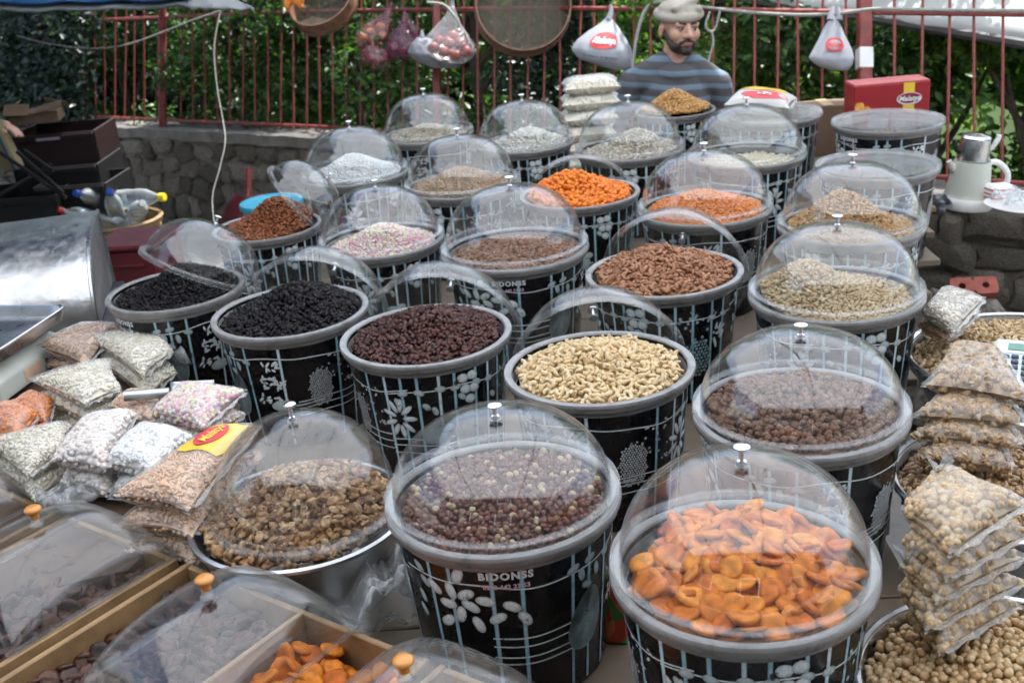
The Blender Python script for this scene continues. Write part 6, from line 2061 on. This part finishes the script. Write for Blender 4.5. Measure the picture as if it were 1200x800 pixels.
MB().tube([(-r * .74, 0, 45 * s_), (-r * .98, 0, 51 * s_), (-r * 1.08, 0, 55 * s_)], [.02, .014, .011], 9).build('spout', M_CREAM, kt)
tp = thing('teapot', 'small steel teapot with a white handle sitting on the cream kettle', 'teapot', upright(Pk + Vector((.0, 0, 56 * s_)), R_(4)))
MB().lathe([(.001, 0), (r * .66, 0), (r * .70, .006), (r * .62, 22 * s_), (r * .60, 25 * s_), (r * .54, 25 * s_), (.001, 24.6 * s_)], 36).build('pot', M_STEEL, tp)
MB().lathe([(r * .62, 25 * s_), (r * .64, 26.5 * s_), (r * .58, 29 * s_), (r * .20, 31 * s_), (.001, 31.2 * s_)], 32).build('pot_lid', M_CHROME, tp)
MB().tube(bez([(r * .60, 0, 11 * s_), (r * .80, 0, 15 * s_), (r * 1.0, 0, 24 * s_), (r * 1.02, 0, 29 * s_)], 4), .010, 8).build('handle', M_WHITE, tp)
MB().tube(bez([(-r * .62, 0, 10 * s_), (-r * .85, 0, 14 * s_), (-r * 1.0, 0, 24 * s_)], 4), [.014 - .0006 * i for i in range(9)], 8).build('spout', M_CORD, tp)
# plate with wrapped food, and a box, to the right of the kettle
Pp = at(1192, 246, 4.5)
pl = thing('plate', 'white plate holding wrapped food on the wall by the kettle', 'plate', upright(Pp))
MB().lathe([(.001, .004), (.08, .004), (.125, .018), (.128, .021), (.122, .0205), (.08, .009), (.001, .009)], 40).build('dish', M_WHITE, pl)
crumple('plastic_wrap', 'clear wrapped bread heaped on the white plate by the kettle', 'plastic', (1190, 232), 0, (.16, .14), M_FILM2, 21, .07)
bpy.context.view_layer.update()
w_ = [o for o in COL.objects if o.name.startswith('plastic_wrap') and o.get('label', '').startswith('clear wrapped bread')][0]
w_.matrix_world = upright(Pp + Vector((0, 0, .022)))
rb2 = thing('food_packet', 'red and white striped food packet between the kettle and the plate', 'packet', upright(at(1170, 236, 4.62), .3))
MB().box((0, .01, .035), (.11, .07, .07), bev=.012).build('wrapper', M_WHITE, rb2)
for z in (.018, .035, .052):
    MB().box((0, .01, z), (.1115, .0715, .008), bev=.002).build('stripe', M_LOGO, rb2)
wb = crumple('plastic_wrap', 'white plastic bag squeezed between the tubs and the kettle', 'plastic', (1100, 232), 0, (.07, .07), M_CARR, 23, .10)
wb.matrix_world = upright(at(1098, 240, 4.7)) @ Matrix.Rotation(R_(70), 4, 'X')
# red brick with two holes, standing on a stone in front of the wall
Pbk = at(1140, 338, 4.35)
bb = thing('hollow_brick', 'red brick with two round holes lying before the stone wall', 'brick', frame(Pbk, R_(-4)) @ Matrix.Rotation(R_(38), 4, 'X'))
bm = bmesh.new()
bw, bl, bh_ = .175, .075, .045
def ringpts(cx, rr_, n=16):
    return [(cx + rr_ * math.cos(2 * math.pi * i / n), rr_ * math.sin(2 * math.pi * i / n)) for i in range(n)]
mb = MB()
MBK = plain('red_brick', (.26, .07, .05), .85, var=.25, scale=30, bump=.5)
for sx in (-1, 1):
    cx = sx * bw / 4
    n = 16
    ip = ringpts(cx, .0135, n)
    op = []
    for i in range(n):
        a = 2 * math.pi * i / n
        c_, s__ = math.cos(a), math.sin(a)
        m_ = max(abs(c_) / (bw / 4), abs(s__) / (bl / 2))
        op.append((cx + c_ / m_, s__ / m_))
    V = [(x, y, bh_ / 2) for x, y in ip] + [(x, y, bh_ / 2) for x, y in op] + [(x, y, -bh_ / 2) for x, y in ip] + [(x, y, -bh_ / 2) for x, y in op]
    F = []
    for i in range(n):
        j = (i + 1) % n
        F += [(i, n + i, n + j, j), (2 * n + j, 3 * n + j, 3 * n + i, 2 * n + i), (i, j, 2 * n + j, 2 * n + i), (n + i, 3 * n + i, 3 * n + j, n + j)]
    mb.add(V, F)
mb.build('brick_body', MBK, bb, smooth=False)
pbk = thing('rubble_stone', 'grey rubble block under the red brick in front of the wall', 'stone', upright(Pbk - Vector((0, -.06, .045))))
hh = Pbk.z - .045 - gz(Pbk.x)
sto = obj('block', stones[3], pbk, Matrix.Translation((0, 0, -hh / 2 - .005)) @ Matrix.Diagonal((.42, .30, hh * .98, 1)))
# ------------------------------------------------------------------ the man behind the stall
def blob(name, prims, mat, parent, voxel=.006, smooth=4, inset=None):
    """one continuous skin grown round balls and tapering limbs"""
    mb = MB()
    for p in prims:
        if p[0] == 'e':
            _, c, r = p
            V, F = ball(20, 14, lambda v: Vector((c[0] + v.x * r[0], c[1] + v.y * r[1], c[2] + v.z * r[2])))
            mb.add(V, [tuple(f) for f in F])
        else:
            _, a, ra, b2, rb = p
            a, b2 = Vector(a), Vector(b2)
            d = b2 - a
            L = d.length
            q = d.to_track_quat('Z', 'Y').to_matrix()
            prof = []
            for i in range(6):
                t = -math.pi / 2 + i / 5 * math.pi / 2
                prof.append((max(.0004, ra * math.cos(t)), ra * math.sin(t)))
            for i in range(6):
                t = i / 5 * math.pi / 2
                prof.append((max(.0004, rb * math.cos(t)), L + rb * math.sin(t)))
            m2 = MB().lathe(prof, 16, caps=(True, True))
            mb.add([q @ Vector(v) + a for v in m2.V], m2.F)
    me = mesh('tmp', mb.V, mb.F, None)
    o = bpy.data.objects.new('tmp', me)
    COL.objects.link(o)
    rm = o.modifiers.new('r', 'REMESH'); rm.mode = 'VOXEL'; rm.voxel_size = voxel
    if smooth:
        sm = o.modifiers.new('s', 'SMOOTH'); sm.iterations = smooth; sm.factor = .5
    dg = bpy.context.evaluated_depsgraph_get()
    m3 = bpy.data.meshes.new_from_object(o.evaluated_get(dg))
    bpy.data.objects.remove(o); bpy.data.meshes.remove(me)
    m3.name = name
    m3.materials.clear(); m3.materials.append(mat)
    m3.polygons.foreach_set('use_smooth', [True] * len(m3.polygons))
    return obj(name, m3, parent)

k = N('skin')
nz = k.noise(30, 5)
rp = k.ramp([(.3, (.50, .28, .20)), (.7, (.60, .36, .27))], nz.outputs[0])
b = k.pbsdf(rp.outputs[0], .45, 0, .4)
b.inputs['Subsurface Weight'].default_value = .12
b.inputs['Subsurface Radius'].default_value = (.012, .005, .003)
M_SKIN = k.fin(b.outputs[0])
M_HAIR = plain('dark_hair', (.035, .025, .020), .6, var=.3, scale=90, bump=.6, bscale=200)
M_LIP = plain('lip', (.36, .13, .11), .4, var=.08)
k = N('striped_jersey')
tc = k.n('TexCoord'); sx_ = k.n('SeparateXYZ'); k.l(tc.outputs['Object'], sx_.inputs[0])
nzz = k.noise(4, 3)
ma = k.n('Math', operation='MULTIPLY_ADD'); ma.inputs[1].default_value = .035; k.l(nzz.outputs[0], ma.inputs[0]); k.l(sx_.outputs['Z'], ma.inputs[2])
mm = k.n('Math', operation='MULTIPLY'); mm.inputs[1].default_value = 1 / .058; k.l(ma.outputs[0], mm.inputs[0])
fr = k.n('Math', operation='FRACT'); k.l(mm.outputs[0], fr.inputs[0])
rp = k.ramp([(0, (.085, .082, .088)), (.50, (.085, .082, .088)), (.58, (.13, .18, .235)), (.88, (.15, .20, .26)), (.96, (.085, .082, .088))], fr.outputs[0])
n3 = k.noise(300, 3)
M_JERS = k.fin(k.pbsdf(rp.outputs[0], .85, 0, .2, 0, k.bump(n3.outputs[0], .4, .003)).outputs[0])
M_TROU = plain('dark_trousers', (.03, .032, .04), .85, bump=.3)
M_CAP = plain('beige_cap_cloth', (.38, .345, .29), .85, var=.2, scale=14, bump=.6, bscale=120)
M_EYE, M_IRIS = plain('eye_white', (.42, .37, .34), .25, var=.03), plain('iris', (.02, .012, .008), .2)

def head_prims(rot, c):
    """the head's forms turned about the neck"""
    def T(p):
        v = Vector(p) - c
        return tuple(c + rot @ v)
    return T
def figure(M, lab, legs=.0, yaw=0.0, pitch=0.0, arms=None, sx=1.0):
    t = thing('person', lab, 'person', M)
    nc = Vector((0, .012, 1.50))
    rot = Matrix.Rotation(yaw, 3, 'Z') @ Matrix.Rotation(pitch, 3, 'X')
    T = head_prims(rot, nc)
    E3 = lambda c, r: ('e', T(c), r)
    Cc = lambda a, ra, b2, rb: ('c', T(a), ra, T(b2), rb)
    head = [E3((0, .015, 1.640), (.080, .096, .088)), E3((0, -.028, 1.585), (.066, .066, .086)), E3((0, -.040, 1.538), (.054, .050, .044)), E3((0, -.078, 1.514), (.024, .022, .021)),
            Cc((-.044, -.078, 1.624), .0135, (.044, -.078, 1.624), .0135), Cc((0, -.090, 1.620), .0085, (0, -.113, 1.578), .0135), E3((-.013, -.101, 1.573), (.0105, .011, .009)), E3((.013, -.101, 1.573), (.0105, .011, .009)),
            Cc((-.018, -.090, 1.546), .0085, (.018, -.090, 1.546), .0085), E3((-.043, -.062, 1.580), (.027, .024, .03)), E3((.043, -.062, 1.580), (.027, .024, .03)),
            E3((-.083, .008, 1.590), (.011, .022, .033)), E3((.083, .008, 1.590), (.011, .022, .033))]
    neck = [('c', (0, .02, 1.42), .064, tuple(nc + Vector((0, 0, .05))), .056)]
    tors = [('e', (0, -.012, 1.405), (.085, .075, .042)), ('e', (0, .0, 1.25), (.150 * sx, .110, .19)), ('e', (0, -.01, 1.05), (.150 * sx, .115, .20)), ('c', (-.14, .01, 1.375), .056, (.14, .01, 1.375), .056), ('c', (-.05, .015, 1.44), .05, (-.145, .01, 1.385), .05), ('c', (.05, .015, 1.44), .05, (.145, .01, 1.385), .05), ('e', (0, .0, .92), (.17, .12, .11))]
    arms = arms or {-1: ((-.192, .01, 1.36), (-.275, .05, 1.10), (-.225, -.16, .93)), 1: ((.192, .01, 1.36), (.275, .05, 1.10), (.225, -.16, .93))}
    body, cloth = [], []
    for s, (sh_, el, wr) in arms.items():
        body += [('c', sh_, .054, el, .043), ('c', el, .041, wr, .028)]
        cloth += [('c', sh_, .062, el, .050), ('c', el, .053, tuple(Vector(el).lerp(Vector(wr), .82)), .041)]
        d = (Vector(wr) - Vector(el)).normalized()
        side = d.cross(Vector((0, 0, 1)))
        side = side.normalized() if side.length > .1 else Vector((1, 0, 0))
        up = side.cross(d)
        w = Vector(wr)
        body.append(('c', tuple(w + d * .01), .026, tuple(w + d * .07), .030))
        for i, (o, L) in enumerate(((-.030, .070), (-.010, .080), (.010, .074), (.029, .058))):
            b0 = w + d * .085 + side * o
            k1 = b0 + d * L * .5 - up * .008
            k2 = k1 + d * L * .42 - up * .022
            body += [('c', tuple(b0), .0100, tuple(k1), .0088), ('c', tuple(k1), .0088, tuple(k2), .0072)]
        b0 = w + d * .03 + side * (-s * .030)
        k1 = b0 + d * .035 + side * (-s * .022) - up * .01
        body += [('c', tuple(b0), .0125, tuple(k1), .0105), ('c', tuple(k1), .0105, tuple(k1 + d * .028 - up * .006), .0085)]
    leg = .5 - legs
    low = [('c', (s * .09, .0, .90), .088, (s * .10, -.02, .50), .060) for s in (-1, 1)] + [('c', (s * .10, -.02, .50), .058, (s * .10, .03, legs + .09), .042) for s in (-1, 1)]
    feet = [('c', (s * .10, .03, legs + .05), .040, (s * .115, -.14, legs + .035), .033) for s in (-1, 1)]
    blob('body', head + neck + tors + body + low + feet, M_SKIN, t, .0058, 3)
    grow = lambda L, g: [(p[0], p[1], tuple(x + g for x in p[2])) if p[0] == 'e' else (p[0], p[1], p[2] + g, p[3], p[4] + g) for p in L]
    blob('shirt', grow(tors, .014) + cloth, M_JERS, t, .009, 4)
    blob('trousers', grow(low, .014) + [('e', (0, 0, .93), (.182, .135, .12))], M_TROU, t, .012, 3)
    blob('shoes', grow(feet, .008), M_BLACK, t, .01, 2)
    blob('collar', [('c', T0, .0135, T1, .0135) for T0, T1 in zip([tuple((.073 * math.cos(a), .018 + .070 * math.sin(a), 1.452 - .018 * (1 - math.sin(a)) * .8)) for a in np.linspace(0, 6.283, 17)][:-1], [tuple((.073 * math.cos(a), .018 + .070 * math.sin(a), 1.452 - .018 * (1 - math.sin(a)) * .8)) for a in np.linspace(0, 6.283, 17)][1:])], plain('jersey_collar', (.07, .068, .075), .85), t, .006, 2)
    blob('beard', [E3((0, -.036, 1.533), (.0585, .054, .043)), E3((0, -.078, 1.512), (.029, .026, .023)), Cc((-.069, -.012, 1.575), .012, (-.050, -.055, 1.530), .017), Cc((.069, -.012, 1.575), .012, (.050, -.055, 1.530), .017)], M_HAIR, t, .0045, 2)
    blob('moustache', [Cc((0, -.1015, 1.5600), .0078, (-.031, -.086, 1.545), .0074), Cc((0, -.1015, 1.5600), .0078, (.031, -.086, 1.545), .0074), Cc((-.031, -.086, 1.545), .006, (-.036, -.078, 1.525), .006), Cc((.031, -.086, 1.545), .006, (.036, -.078, 1.525), .006)], M_HAIR, t, .003, 2)
    blob('lips', [Cc((-.016, -.0955, 1.5475), .0055, (.016, -.0955, 1.5475), .0055), Cc((-.013, -.096, 1.5395), .006, (.013, -.096, 1.5395), .006)], M_LIP, t, .003, 2)
    for s in (-1, 1):
        blob('eyebrow', [Cc((s * .014, -.0945, 1.627), .0050, (s * .034, -.0915, 1.632), .0052), Cc((s * .034, -.0915, 1.632), .0052, (s * .051, -.080, 1.626), .0036)], M_HAIR, t, .0028, 1)
        blob('eyelid', [Cc((s * .019, -.0885, 1.6125), .0042, (s * .044, -.0835, 1.6125), .0042)], plain('eyelid', (.16, .07, .05), .5), t, .0026, 1)
        c = T((s * .0315, -.0795, 1.604))
        V, F = ball(14, 10, lambda v: Vector(c) + v * .0112)
        ey = obj('eye', mesh('eye', V, [tuple(f) for f in F], M_EYE), t)
        c = T((s * .0315 + .003, -.0875, 1.604))
        V, F = ball(12, 8, lambda v: Vector(c) + v * .0062)
        obj('iris', mesh('iris', V, [tuple(f) for f in F], M_IRIS), ey)
    cap = [E3((0, .018, 1.678), (.092, .106, .050))]
    ring = [(.088 * math.cos(a), .016 + .102 * math.sin(a), 1.664 + .016 * math.sin(a + .6)) for a in np.linspace(0, 6.283, 15)]
    cap += [Cc(a, .0215, b2, .0215) for a, b2 in zip(ring[:-1], ring[1:])]
    cap += [Cc((-.06, -.070, 1.690), .014, (.05, -.04, 1.725), .016), Cc((.05, -.080, 1.690), .014, (.088, -.03, 1.66), .014)]
    blob('cap', cap, M_CAP, t, .006, 3)
    return t
nb = at(793, 71, 5.42)
Sx = 1.06
zf = nb.z - 1.462 * Sx
figure(Matrix.Translation((nb.x, nb.y, zf)) @ Matrix.Diagonal((Sx * 1.02, Sx, Sx, 1)), 'bearded man in a striped blue grey jersey and beige cap standing behind the tubs', max(0, (gz(nb.x) - zf) / Sx), yaw=.30, pitch=-.03)

# a second seller stands out of frame on the dark side; only the hand reaches into view
hp = at(30, 152, 5.9)
figure(upright(Vector((hp.x - .66, hp.y + .20, gz(hp.x - .66) + (hp.z - gz(hp.x - .66) - 1.055))), R_(90)) , 'person at the dark edge reaching a bare hand over the stacked crates', max(0, -(hp.z - gz(hp.x - .66) - 1.055)), arms={-1: ((-.185, .01, 1.345), (-.215, -.25, 1.16), (-.20, -.49, 1.09)), 1: ((.185, .01, 1.345), (.245, .03, 1.09), (.215, -.16, .92))})
